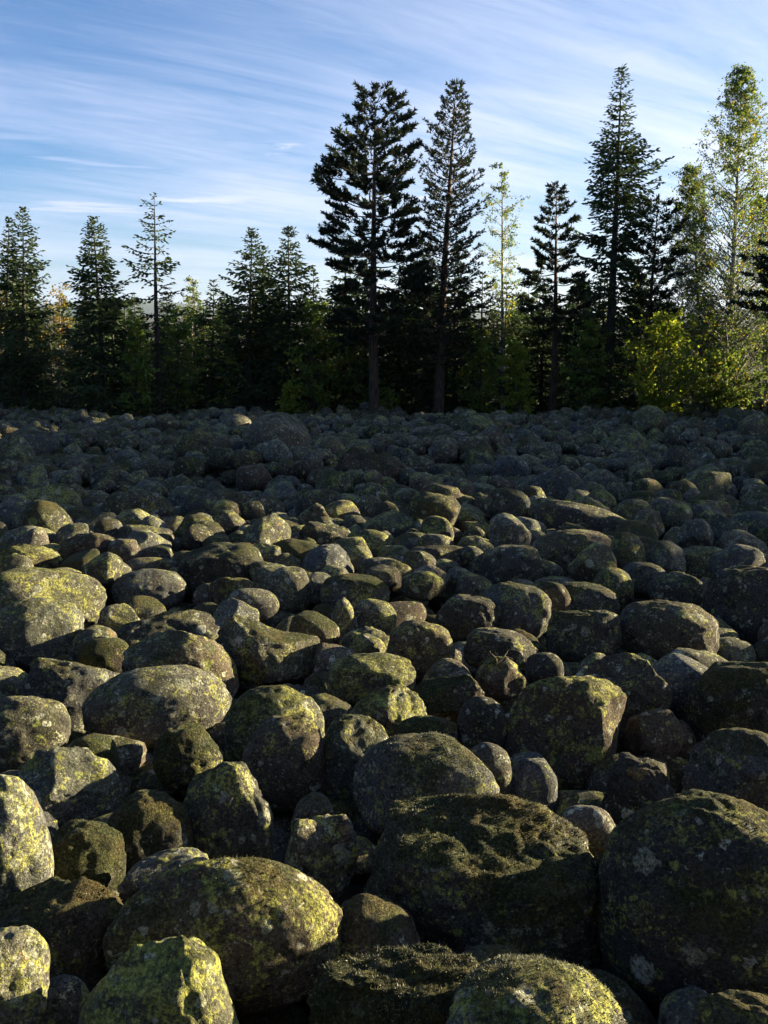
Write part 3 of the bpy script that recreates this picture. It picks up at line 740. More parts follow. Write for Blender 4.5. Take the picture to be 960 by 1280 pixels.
# ------------------------------------------------------------------ trees (data first: the packing of stones keeps clear of trunks)
# kind, x, y, base z, height, lean, outline [(height fraction, radius)], options, label, short reference, category, name
TREES = [
 ('spruce', -12.62, 31, -1.79, 7.06, 0.6, [(1.0, 0.053), (0.848, 0.457), (0.664, 0.705), (0.476, 0.903), (0.031, 1.119)], {}, 'twin-looking spruce with thin upper boughs at the far left edge, the taller one', 'the far left spruce', 'tree', 'spruce_tree'),
 ('spruce', -13.49, 31.6, -1.83, 6.85, 0.72, [(1.0, 0.054), (0.847, 0.302), (0.692, 0.553), (0.415, 0.784), (0.027, 0.97)], {}, 'slimmer spruce half hidden against its taller twin at the far left edge', 'the slimmer left spruce', 'tree', 'spruce_tree'),
 ('spruce', -9.61, 30.2, -1.75, 6.63, 0.2, [(1.0, 0.052), (0.887, 0.419), (0.696, 0.66), (0.501, 0.933), (0.303, 1.238), (0.039, 1.636)], {'dens': 1.25}, 'broad dense cone-shaped spruce with sunlit lower right boughs, left', 'the broad dense spruce', 'tree', 'spruce_tree'),
 ('spruce', -7.92, 31.5, -1.82, 7.53, 0.12, [(1.0, 0.081), (0.949, 0.406), (0.804, 0.6), (0.699, 0.768), (0.611, 0.855), (0.45, 0.834), (0.025, 1.08)], {'dens': 0.62, 'gap': 0.3}, 'tall sparse spruce with open see-through boughs and bare trunk showing, left', 'the tall sparse spruce', 'tree', 'spruce_tree'),
 ('spruce', -6.52, 34, -1.96, 4.97, 0.16, [(1.0, 0.059), (0.884, 0.328), (0.707, 0.66), (0.013, 1.043)], {}, 'short spruce right of the tall sparse spruce', 'the short spruce', 'tree', 'spruce_tree'),
 ('spruce', -4.94, 32.5, -1.88, 6.62, 0.28, [(1.0, 0.056), (0.894, 0.395), (0.771, 0.624), (0.604, 0.915), (0.021, 1.232)], {}, 'spruce with a spiky forked top left of the two central pines', 'the forked-top spruce', 'tree', 'spruce_tree'),
 ('spruce', -4.53, 33.4, -1.93, 6.14, 0.16, [(1.0, 0.058), (0.891, 0.262), (0.753, 0.468), (0.567, 0.767), (0.015, 0.904)], {}, 'lesser spruce leaning against the forked-top spruce', 'the lesser spruce', 'tree', 'spruce_tree'),
 ('spruce', -3.47, 32, -1.85, 6.6, 0.19, [(1.0, 0.055), (0.887, 0.389), (0.745, 0.671), (0.517, 0.961), (0.025, 1.271)], {'dens': 1.1}, 'dark pointed spruce just left of the tall round-headed pine', 'the dark pointed spruce', 'tree', 'spruce_tree'),
 ('pine', -0.33, 30, -1.74, 10.54, 0.02, [(1.0, 0.552), (0.971, 0.955), (0.9, 1.163), (0.821, 1.425), (0.723, 1.692), (0.644, 1.239), (0.555, 1.611), (0.484, 1.725), (0.363, 1.741), (0.24, 1.332)], {'limbs': 104, 'clump': 1}, 'tall Scots pine with a wide rounded dark crown and straight bare trunk, centre', 'the tall round-headed pine', 'tree', 'pine_tree'),
 ('pine', 1.89, 30.8, -1.78, 10.94, 0.39, [(1.0, 0.077), (0.952, 0.387), (0.886, 0.701), (0.797, 0.967), (0.706, 1.08), (0.591, 1.17), (0.474, 1.395), (0.306, 1.631), (0.184, 1.208)], {'limbs': 190, 'fine': 1}, 'slender spire-topped pine right beside the tall round-headed pine', 'the spire-topped pine', 'tree', 'pine_tree'),
 ('birch', 4.55, 34, -1.96, 9.03, -0.27, [(1.0, 0.174), (0.909, 0.582), (0.801, 0.879), (0.645, 0.769), (0.454, 0.718), (0.291, 0.543)], {'leaves': 3600, 'yel': 0.5}, 'thin sparse birch with yellow-green leaves against the sky', 'the sparse yellow birch', 'tree', 'birch_tree'),
 ('pine', 6.08, 32, -1.85, 8.01, -0.14, [(1.0, 0.082), (0.929, 0.33), (0.83, 0.608), (0.698, 0.779), (0.563, 1.009), (0.426, 0.961), (0.322, 0.739)], {'limbs': 66, 'clump': 1}, 'small pine with tiered open branches and slim pale trunk, left of the tall narrow spruce', 'the small tiered pine', 'tree', 'pine_tree'),
 ('spruce', 7.77, 31, -1.79, 11.43, -0.08, [(1.0, 0.052), (0.948, 0.285), (0.853, 0.47), (0.788, 0.578), (0.745, 0.949), (0.69, 1.112), (0.546, 1.019), (0.433, 1.082), (0.247, 1.154), (0.019, 1.231)], {'dens': 1.0, 'gap': 0.12}, 'tallest narrow spruce with a ragged spire, right of centre', 'the tall narrow spruce', 'tree', 'spruce_tree'),
 ('pine', 9.12, 31.5, -1.82, 7.48, 0.15, [(1.0, 0.378), (0.921, 0.732), (0.809, 0.873), (0.668, 0.99), (0.507, 0.887), (0.38, 0.558)], {'limbs': 50, 'clump': 1}, 'bushy-headed pine with a slanting trunk right of the tall narrow spruce', 'the slanting bushy pine', 'tree', 'pine_tree'),
 ('broadleaf', 8.85, 28.6, -1.66, 3.54, 0.1, [(1.0, 0.554), (0.846, 1.113), (0.635, 1.323), (0.421, 1.177), (0.205, 0.566), (0.059, 0.362)], {'leaves': 5600, 'yel': 0.55}, 'sunlit yellow-green maple-like bush spreading at the edge of the boulders', 'the sunlit maple bush', 'tree', 'broadleaf_tree'),
 ('birch', 12.0, 31, -1.79, 11.38, -0.44, [(1.0, 0.206), (0.899, 0.625), (0.792, 1.156), (0.682, 1.75), (0.526, 2.095), (0.342, 2.127), (0.177, 1.934), (0.08, 1.392)], {'leaves': 28000, 'yel': 0.35}, 'tall airy birch with glowing leaves at the right edge', 'the tall airy birch', 'tree', 'birch_tree'),
 ('birch', 11.87, 32.4, -1.87, 8.69, -1.39, [(1.0, 0.221), (0.864, 0.501), (0.711, 0.786), (0.523, 0.965), (0.298, 1.151)], {'leaves': 14000, 'yel': 0.4}, 'lower leaning birch left of the tall airy birch', 'the lower leaning birch', 'tree', 'birch_tree'),
 ('pine', 12.46, 26.5, -1.55, 5.64, -0.55, [(1.0, 0.687), (0.934, 1.379), (0.796, 1.758), (0.616, 1.68), (0.515, 0.938)], {'limbs': 40, 'layer': 1}, 'dark pine reaching in with layered flat boughs from the right edge', 'the layered right-edge pine', 'tree', 'pine_tree'),
 ('broadleaf', 4.51, 29.7, -1.72, 2.65, -0.14, [(1.0, 0.263), (0.755, 0.477), (0.458, 0.533), (0.157, 0.589), (0.005, 0.322)], {'leaves': 2000, 'yel': 0.75}, 'slim yellow-leaved bush lit by the sun left of the small tiered pine', 'the slim yellow bush', 'bush', 'broadleaf_bush'),
 ('broadleaf', -2.48, 31.2, -1.81, 4.01, 0.07, [(1.0, 0.384), (0.84, 0.716), (0.57, 0.888), (0.295, 0.839), (0.051, 0.62)], {'leaves': 3600, 'yel': 0.25}, 'green leafy tree with a rounded crown between the pointed spruce and the tall pine', 'the rounded leafy tree', 'tree', 'broadleaf_tree'),
 ('birch', -7.49, 34.5, -1.99, 5.13, 0.28, [(1.0, 0.241), (0.863, 0.485), (0.632, 0.732), (0.278, 0.741)], {'leaves': 2200, 'yel': 0.45}, 'yellow-green birch peeking over the wood left of the short spruce', 'the yellow-green birch', 'tree', 'birch_tree'),
 ('birch', -12.06, 33, -1.91, 4.76, 0.33, [(1.0, 0.231), (0.846, 0.522), (0.607, 0.702), (0.241, 0.651)], {'leaves': 2200, 'yel': 0.6}, 'little birch with a yellow side between the far left spruce and the broad dense spruce', 'the little yellow-sided birch', 'tree', 'birch_tree'),
 ('birch', -14.27, 33, -1.91, 4.59, 0.5, [(1.0, 0.231), (0.816, 0.465), (0.504, 0.528)], {'leaves': 1600, 'yel': 0.9}, 'golden birch cut by the left edge', 'the golden left-edge birch', 'tree', 'birch_tree'),
 ('broadleaf', -8.3, 29.6, -1.72, 3.29, 0.2, [(1.0, 0.157), (0.805, 0.368), (0.529, 0.476), (0.249, 0.479), (0.087, 0.374)], {'leaves': 1700, 'yel': 0.35}, 'narrow sunlit shrub growing against the broad dense spruce', 'the narrow sunlit shrub', 'bush', 'broadleaf_bush'),
 ('broadleaf', 0.17, 31.5, -1.82, 1.01, -0.0, [(1.0, 0.226), (0.61, 0.425), (-0.093, 0.342)], {'leaves': 700, 'yel': 0.4}, 'low green bush glowing behind the tall pine trunk', 'the glowing low bush', 'bush', 'broadleaf_bush'),
 ('broadleaf', 8.62, 28.2, -1.64, 0.59, -0.03, [(1.0, 0.152), (0.567, 0.407), (-0.128, 0.358)], {'leaves': 700, 'yel': 0.5}, 'low yellow-green shrub among the stones under the maple bush', 'the low yellow-green shrub', 'bush', 'broadleaf_bush'),
 ('broadleaf', -3.2, 30, -1.74, 1.26, 0.03, [(1.0, 0.161), (0.639, 0.324), (0.212, 0.217)], {'leaves': 600, 'yel': 0.6}, 'small lit shrub at the wood edge below the dark pointed spruce', 'the small lit shrub', 'bush', 'broadleaf_bush'),
 ('sapling', 9.54, 27.6, -1.61, 0.66, -0.04, [(1.0, 0.05), (0.587, 0.174), (0.022, 0.25)], {'leaves': 160, 'yel': 0.3}, 'thin leafy sapling standing alone among the stones at right', 'the lone sapling', 'sapling', 'birch_sapling'),
 ('broadleaf', -7.61, 32.6, -1.88, 3.86, 0.2, [(1.0, 0.402), (0.818, 0.75), (0.524, 0.872), (0.149, 0.645)], {'leaves': 2600, 'yel': 0.2}, 'dull green leafy tree between the tall sparse spruce and the short spruce', 'the dull green leafy tree', 'tree', 'broadleaf_tree'),
 ('broadleaf', -5.55, 33, -1.91, 4.03, 0.15, [(1.0, 0.348), (0.788, 0.701), (0.503, 0.824), (0.139, 0.653)], {'leaves': 2400, 'yel': 0.2}, 'green leafy tree in front of the wood left of the forked-top spruce', 'the green wood-edge tree', 'tree', 'broadleaf_tree'),
 ('broadleaf', -1.17, 32.4, -1.87, 2.59, 0.02, [(1.0, 0.403), (0.726, 0.809), (0.337, 0.873), (0.056, 0.585)], {'leaves': 2000, 'yel': 0.2}, 'shaded leafy bush behind and left of the tall pine trunk', 'the shaded left-trunk bush', 'bush', 'broadleaf_bush'),
 ('broadleaf', 3.39, 31.2, -1.81, 3.1, -0.07, [(1.0, 0.331), (0.737, 0.666), (0.382, 0.783), (0.067, 0.507)], {'leaves': 2800, 'yel': 0.3}, 'leafy green bush right of the spire-topped pine trunk', 'the spire-side leafy bush', 'bush', 'broadleaf_bush'),
 ('broadleaf', 7.09, 30.4, -1.76, 3.33, -0.17, [(1.0, 0.322), (0.683, 0.703), (0.36, 0.763), (0.049, 0.494)], {'leaves': 2800, 'yel': 0.3}, 'green bush in front of the tall narrow spruce', 'the spruce-foot green bush', 'bush', 'broadleaf_bush'),
 ('birch', 9.61, 33.2, -1.92, 5.45, -0.35, [(1.0, 0.347), (0.794, 0.816), (0.532, 1.0), (0.21, 0.893)], {'leaves': 6000, 'yel': 0.4}, 'young birch with glowing leaves behind the slanting bushy pine', 'the glowing young birch', 'tree', 'birch_tree'),
 ('birch', 14.0, 32.6, -1.88, 7.81, -0.74, [(1.0, 0.391), (0.794, 0.96), (0.584, 1.2), (0.296, 1.276)], {'leaves': 12000, 'yel': 0.5}, 'yellowing birch behind the tall airy birch at the right edge', 'the yellowing rear birch', 'tree', 'birch_tree'),
 ('broadleaf', 11.61, 30.2, -1.75, 2.27, -0.19, [(1.0, 0.376), (0.707, 0.918), (0.352, 0.978), (0.077, 0.6)], {'leaves': 2600, 'yel': 0.25}, 'shaded leafy bush at the foot of the tall airy birch', 'the birch-foot bush', 'bush', 'broadleaf_bush'),
]

# ------------------------------------------------------------------ the rest of the boulder field
rng = np.random.default_rng(41)
cell = {}


def near_ok(x, y, r, k):
    ci, cj = int(math.floor(x)), int(math.floor(y))
    for a in (-1, 0, 1):
        for b in (-1, 0, 1):
            for (px_, py_, pr) in cell.get((ci + a, cj + b), ()):
                if (px_ - x) ** 2 + (py_ - y) ** 2 < ((pr + r) * k) ** 2:
                    return False
    return True


def put(x, y, r):
    cell.setdefault((int(math.floor(x)), int(math.floor(y))), []).append((x, y, r))


for (x, y, z, w, d, h, ref) in placed:
    put(x, y, .25 * (w + d))
for t in TREES:
    put(t[1], t[2], .16)

rest = []            # x, y, z, w, d, h, seed


def half_width(y):
    return .50 * max(y, 0) + 2.6


def far_edge(x):
    return 30.5 + max(0, min(12, (x - 6) * 2.2)) if x > 6 else 30.5


for size, tries, k in ((.46, 22, .95), (.33, 150, .93), (.24, 1300, .91), (.18, 9000, .89), (.14, 40000, .88), (.105, 90000, .86)):
    for _ in range(tries):
        y = -1.8 + 46 * rng.random() ** .85
        hw = half_width(y)
        x = rng.uniform(-hw, hw)
        if y > far_edge(x):
            continue
        r = size * rng.uniform(.85, 1.2)
        if y < 6:
            r = min(r, .20)
        if y > 24:
            r = min(r, .24)
        if y < 11:
            r = min(r, .25)
        if y < 13 and r > .36:
            continue
        if x * x + y * y < .5:
            continue
        if near_ok(x, y, r, k):
            put(x, y, r)
            asp = rng.uniform(.86, 1.2)
            w, d, h = 2 * r * asp, 2 * r / asp, 2 * r * rng.uniform(.68, 1.05)
            zz = float(surf(y)) + (.04 if y < 14 else .0) - .26 + h * .5 - .10 * max(0, min(1, (y - 24) / 5)) + (.10 if r < .2 else 0) + rng.uniform(-.08, .09) + swell(x, y)
            if y < 6:
                zz -= .16
            rest.append((x, y, zz, w, d, h, int(rng.integers(1e6))))
# small stones lodged in the gaps lower down
for _ in range(3000):
    y = -1.5 + 34 * rng.random() ** 1.2
    hw = half_width(y)
    x = rng.uniform(-hw, hw)
    if y > far_edge(x) or x * x + y * y < .5:
        continue
    r = rng.uniform(.07, .15)
    rest.append((x, y, float(surf(y)) - (.28 if y < 8 else .30) + r * .5 + swell(x, y), 2 * r * rng.uniform(.9, 1.3), 2 * r, 2 * r * rng.uniform(.6, .95), int(rng.integers(1e6))))


def view_px(s):
    x, y, z, w, d, h, _ = s
    dep = y * math.cos(PITCH) - (z - EYE) * math.sin(PITCH)
    if dep < .4:
        return 0, 0, 0
    u = 480 + 1107 * x / dep
    vv = 640 - 1107 * ((z - EYE) * math.cos(PITCH) + y * math.sin(PITCH)) / dep
    return u, vv, 1107 * max(w, h) / dep


def visible_size(s):
    u, vv, p = view_px(s)
    if p == 0 or u < -p * .3 or u > 960 + p * .3 or vv > 1280 + p * .2:
        return 0
    return p


# those that show largest become boulders of their own; low-lying gap stones near the camera are mostly hidden
N_SINGLE = 300 - len(BOULDERS)


def score(s):
    p = visible_size(s)
    u, vv, _ = view_px(s)
    gap = s[2] - (float(surf(s[1])) + .04)
    return p * (.25 if gap < -.12 else 1)


rest.sort(key=score, reverse=True)
singles, rest = rest[:N_SINGLE], rest[N_SINGLE:]

SHAPES = ['e', 'b', 'r', 'e', 'r', 'w', 'b']
used_labels = set()
adj_size = lambda w: 'big' if w > .62 else 'medium-sized' if w > .42 else 'small'
adj_shape = {'e': 'rounded', 'b': 'blocky', 'r': 'rough-faced', 'w': 'peaked'}
tree_refs = [(t[1], t[2], t[9]) for t in TREES]


def stone_style(seed):
    g = np.random.default_rng(seed)
    return SHAPES[int(g.integers(len(SHAPES)))], g


def relation(x, y, X, Y):
    dx, dy = x - X, y - Y
    # along the line of sight "behind" is farther off
    if abs(dy) > 1.3 * abs(dx):
        return 'behind' if dy > 0 else 'in front of'
    return 'right of' if dx > 0 else 'left of'


for i, s in enumerate(singles):
    x, y, z, w, d, h, seed = s
    st, g = stone_style(seed)
    u, vv, p = view_px(s)
    v, f = stone_shape(level_for(p * .8), st, seed, w)
    v = fit(rot_z(rot_y(fit(v, (w, d, h)), g.uniform(-.3, .3)), g.uniform(0, 6.28)), (w, d, h))
    tone, moss, lich = g.uniform(.05, .75), g.uniform(0, .6), g.uniform(0, .5)
    me = mesh_np('boulder', v, f, ROCK, consts(len(v), moss, lich, tone, g.random()))
    big = max(w, h) > .3
    o = link('boulder' if big else 'stone', me, None, (x, y, z))
    look = ('pale' if tone > .45 else 'grey' if tone > .28 else 'dark') + (' mossy' if moss > .45 else ' yellow-specked' if lich > .33 else '')
    noun = 'boulder' if big else 'stone'
    refs = sorted(((X - x) ** 2 + (Y - y) ** 2, X, Y, ref) for (X, Y, Z, W, D, H, ref) in placed)
    if y > 17:
        refs = sorted(((X - x) ** 2 + ((Y - y) * .55) ** 2, X, Y, ref) for (X, Y, ref) in tree_refs) [:4] + refs
    head = f"{adj_size(w)} {look} {adj_shape[st]} {noun}"
    lab = None
    for q in refs[:6]:
        c = f"{head} {relation(x, y, q[1], q[2])} {q[3]}"
        if y > 17 and q in refs[:4]:
            dd = q[2] - y
            near = 'close below' if dd < 3 else 'some way in front of' if dd < 8 else 'far in front of'
            c = f"{head} {near} {q[3]}"
        if c not in used_labels and len(c.split()) <= 16:
            lab = c
            break
    if lab is None:
        for q in refs[:8]:
            for q2 in refs[:12]:
                c = f"{head} between {q[3]} and {q2[3]}"
                if q2 is not q and c not in used_labels and len(c.split()) <= 16:
                    lab = c
                    break
            if lab:
                break
    used_labels.add(lab)
    tag(o, lab or head, noun)

# every stone past those: one mass of real stones
VV, FF, AT, base = [], [], {'moss': [], 'lichen': [], 'tone': [], 'offset': []}, 0
protos = {}
for lv in (1, 2, 3):
    for k in range(14):
        st = SHAPES[k % len(SHAPES)]
        protos[lv, k] = stone_shape(lv, st, 500 + k * 13, .5)
for s in rest:
    x, y, z, w, d, h, seed = s
    u, vv, p = view_px(s)
    lv = 3 if p > 54 else 2 if p > 17 else 1
    g = np.random.default_rng(seed)
    v, f = protos[lv, int(g.integers(14))]
    v = fit(rot_z(rot_y(v, g.uniform(-.4, .4)), g.uniform(0, 6.28)), (w, d, h)) + np.array([x, y, z])
    VV.append(v); FF.append(f + base); base += len(v)
    c = (g.uniform(0, .6), g.uniform(0, .4), g.uniform(.02, .9) ** 1.25, g.random())
    for key, val in zip(('moss', 'lichen', 'tone', 'offset'), c):
        AT[key].append(np.full(len(v), val))
o = link('boulder_field', mesh_np('boulder_field', np.concatenate(VV), np.concatenate(FF), ROCK, {k: np.concatenate(v) for k, v in AT.items()}))
o['kind'] = 'stuff'
o['label'] = "uncounted lesser stones filling the boulder field back to the trees"
print('stones', len(BOULDERS), len(singles), len(rest), 'tris', sum(len(f) for f in FF))


# ------------------------------------------------------------------ trees
class Foliage:
    """collects twig bars and leaf quads"""
    def __init__(self, seed):
        self.g = random.Random(seed)
        self.v, self.f = [], []
        self.wv, self.wf = [], []

    def quad(self, p, d, L, W):
        g = self.g
        rx, ry, rz = g.gauss(0, 1), g.gauss(0, 1), g.gauss(0, 1)
        tx, ty, tz = d[1] * rz - d[2] * ry, d[2] * rx - d[0] * rz, d[0] * ry - d[1] * rx
        m = math.sqrt(tx * tx + ty * ty + tz * tz) + 1e-6
        k = W * .5 / m
        tx, ty, tz = tx * k, ty * k, tz * k
        i = len(self.v)
        a = .45 * L
        self.v += [(p[0], p[1], p[2]), (p[0] + d[0] * a + tx, p[1] + d[1] * a + ty, p[2] + d[2] * a + tz),
                   (p[0] + d[0] * L, p[1] + d[1] * L, p[2] + d[2] * L), (p[0] + d[0] * a - tx, p[1] + d[1] * a - ty, p[2] + d[2] * a - tz)]
        self.f.append((i, i + 1, i + 2, i + 3))

    def bar(self, pts, r0, r1, sides=4):
        tube(self.wv, self.wf, pts, r0, r1, sides)


def tube(V, F, pts, r0, r1, sides):
    n = len(pts)
    prev = None
    for i, p in enumerate(pts):
        q = pts[min(i + 1, n - 1)]; o = pts[max(i - 1, 0)]
        d = Vector((q[0] - o[0], q[1] - o[1], q[2] - o[2]))
        if d.length < 1e-6:
            d = Vector((0, 0, 1))
        d.normalize()
        a = d.orthogonal().normalized() if prev is None else (prev - d * prev.dot(d)).normalized()
        prev = a
        b = d.cross(a)
        r = r0 + (r1 - r0) * i / (n - 1)
        base = len(V)
        for s in range(sides):
            t = 2 * math.pi * s / sides
            V.append((p[0] + (a.x * math.cos(t) + b.x * math.sin(t)) * r, p[1] + (a.y * math.cos(t) + b.y * math.sin(t)) * r, p[2] + (a.z * math.cos(t) + b.z * math.sin(t)) * r))
        if i:
            for s in range(sides):
                F.append((base - sides + s, base - sides + (s + 1) % sides, base + (s + 1) % sides, base + s))


def interp(prof, t):
    """radius of the crown outline at height fraction t (prof runs from the top down)"""
    if t >= prof[0][0]:
        return prof[0][1]
    for (t0, r0), (t1, r1) in zip(prof, prof[1:]):
        if t1 <= t <= t0:
            return r0 + (r1 - r0) * (t0 - t) / (t0 - t1 + 1e-9)
    return prof[-1][1] * max(0, t / max(prof[-1][0], .01)) ** .3


def norm(d):
    m = math.sqrt(d[0] ** 2 + d[1] ** 2 + d[2] ** 2) + 1e-9
    return (d[0] / m, d[1] / m, d[2] / m)


def stem_curve(h, lean, seed):
    g = random.Random(seed)
    a, b = g.uniform(-.05, .05), g.uniform(-.05, .05)
    return lambda t: (lean * t + a * math.sin(t * 4.5), b * math.sin(t * 5.2 + 1), h * t)


def lobes(seed):
    """uneven crown: which sides and heights have longer or missing boughs"""
    g = random.Random(seed * 7 + 1)
    k = [(g.randint(1, 3), g.uniform(2.5, 9), g.uniform(0, 6.28)) for _ in range(4)]
    return lambda az, t: sum(math.sin(a * az + b * t * 3 + c) for a, b, c in k) / 4


def spruce_crown(F, h, prof, C, dens=1.0, gap=.06):
    g = F.g
    z = h * .985
    az = g.uniform(0, 6)
    lob = lobes(int(h * 1000))
    F.quad(C(.96), (0, 0, 1), .045 * h, .04)
    while z > h * .045:
        t = z / h
        Rm = interp(prof, t) * (1.13 if t < .8 else .95)
        sz = min(1, .45 + .8 * Rm)
        n = max(3, int((3 + 3.2 * min(1, Rm)) * dens ** .5 + g.random()))
        for b in range(n):
            az += 2.399 + g.uniform(-.3, .3)
            lo = lob(az, t) * (1 if t < .8 else .25)
            if g.random() < gap + .35 * max(0, -lo - .15):
                continue
            L = max(.06, Rm * (1 + .5 * lo) * (g.uniform(.72, 1.12) if g.random() < .7 else g.uniform(.35, .75)) * (1.25 if g.random() < .08 and t < .85 else 1))
            up = .55 - .95 * (1 - t) ** .6 + g.uniform(-.14, .14)
            if t > .93:
                up = .7
            cx, sx = math.cos(az), math.sin(az)
            c0 = C(t)
            m = max(3, int(L / .15) + 1)
            pts = []
            for k in range(m + 1):
                s = k / m
                zz = c0[2] + L * (up * s * .75 - .38 * s * (1 - s) * (1.2 - t) + .16 * s * s)
                pts.append((c0[0] + cx * L * s, c0[1] + sx * L * s, zz))
            if L > .35:
                F.bar(pts[::max(1, m // 3)] if m >= 3 else pts, .006 + .008 * L, .003, 3)
            for k in range(1, m + 1):
                s = k / m
                if s < .16:
                    continue
                p = pts[k]; q = pts[k - 1]
                f = norm((p[0] - q[0], p[1] - q[1], p[2] - q[2]))
                F.quad(q, f, .20 * sz, .075)
                for sd in (-1, 1):
                    if g.random() > .92 * min(1, dens + .15):
                        continue
                    tl = min(.46, (.46 * L * (1.04 - s) + .10) * g.uniform(.6, 1.15))
                    d = norm((f[0] * .75 - sx * sd * .75, f[1] * .75 + cx * sd * .75, f[2] * .6 - .22 + g.uniform(-.2, .12)))
                    e = 0.0
                    while e < tl:
                        pp = (p[0] + d[0] * e, p[1] + d[1] * e, p[2] + d[2] * e - .25 * e * e)
                        dd = norm((d[0] + g.uniform(-.5, .5), d[1] + g.uniform(-.5, .5), d[2] + g.uniform(-.45, .3)))
                        F.quad(pp, dd, g.uniform(.14, .23) * sz, .075 * sz)
                        e += .115 / max(.7, dens)
        z -= max(.07, (.11 + .11 * (1 - t)) / dens ** .5) * g.uniform(.5, 1.6)


def pine_crown(F, h, prof, C, limbs=60, fine=0, layer=0, clump=0):
    g = F.g
    t_lo = prof[-1][0]
    az = g.uniform(0, 6)
    tl, tw = (.13, .034) if fine else (.165, .042)
    lob = lobes(int(h * 1000))
    for i in range(limbs):
        t = t_lo + (.985 - t_lo) * (i + g.random()) / limbs
        az += 2.399 + g.uniform(-.4, .4)
        Rm = interp(prof, min(1, t + .02))
        lo = lob(az, t)
        if g.random() < .7 * max(0, -lo - .25):
            continue
        L = max(.14, Rm * (1 + (.5 if clump else .28) * lo) * (g.uniform(.74, 1.1) if g.random() < .75 else g.uniform(.4, .7)))
        rel = (t - t_lo) / (1 - t_lo)
        up = (.12 + .7 * rel + g.uniform(-.15, .2)) if not fine else (.15 + .55 * rel + g.uniform(-.1, .15))
        if clump:
            up = -.05 + .70 * rel ** 1.6 + g.uniform(-.3, .35)
        if layer:
            up = g.uniform(-.05, .12)
        t0 = max(.03, t - up * L / h * .75)
        c0 = C(t0)
        cx, sx = math.cos(az), math.sin(az)
        m = 6
        pts = []
        for k in range(m + 1):
            s = k / m
            w = .06 * L * math.sin(s * 3 + i)
            pts.append((c0[0] + cx * L * s - sx * w, c0[1] + sx * L * s + cx * w, c0[2] + up * L * (s ** 1.5) - .06 * L * math.sin(math.pi * s)))
        F.bar(pts, .010 + .017 * L, .006, 4)

        def tuft(p, d, n):
            for _ in range(n):
                e = (d[0] + g.gauss(0, .55), d[1] + g.gauss(0, .55), d[2] + .15 + g.gauss(0, .5))
                F.quad(p, norm(e), tl * g.uniform(.7, 1.15), tw)

        nsub = max(3, int(3 + L * (8.5 if clump else 4.6)))
        for k in range(nsub):
            s = (.22 + .78 * (k + g.random()) / nsub) if not clump else (.46 + .54 * ((k + g.random()) / nsub))
            a = s * m; ia = min(m - 1, int(a)); fr = a - ia
            p = tuple(pts[ia][j] + (pts[ia + 1][j] - pts[ia][j]) * fr for j in range(3))
            sd = 1 if k % 2 else -1
            bl = (.20 + (.62 if clump else .34) * L * (1.15 - s)) * g.uniform(.6, 1.1)
            sp = g.uniform(.35, 1.2)
            d = norm((cx * .7 - sx * sd * sp, sx * .7 + cx * sd * sp, .22 + (.35 * rel if not layer else 0) + g.uniform(-.1, .2)))
            q = (p[0] + d[0] * bl, p[1] + d[1] * bl, p[2] + d[2] * bl)
            F.bar([p, q], .007, .004, 3)
            nt = max(2, int(bl / (.10 if fine else .095)))
            for j in range(nt):
                e = .25 + .75 * (j + 1) / nt
                tuft((p[0] + (q[0] - p[0]) * e, p[1] + (q[1] - p[1]) * e, p[2] + (q[2] - p[2]) * e), d, 8 if fine else 9)
        tuft(pts[-1], norm((cx, sx, .5)), 10)
    for _ in range(16):                        # dead snags below the crown
        t = g.uniform(.16, max(.2, t_lo + .15)); a = g.uniform(0, 6.28); c0 = C(t); L = g.uniform(.25, .8)
        F.bar([c0, (c0[0] + math.cos(a) * L * .6, c0[1] + math.sin(a) * L * .6, c0[2] + .03), (c0[0] + math.cos(a) * L, c0[1] + math.sin(a) * L, c0[2] - .08)], .011, .003, 3)
    for _ in range(14):
        F.quad(C(.985), norm((g.gauss(0, .4), g.gauss(0, .4), 1)), .2, tw)


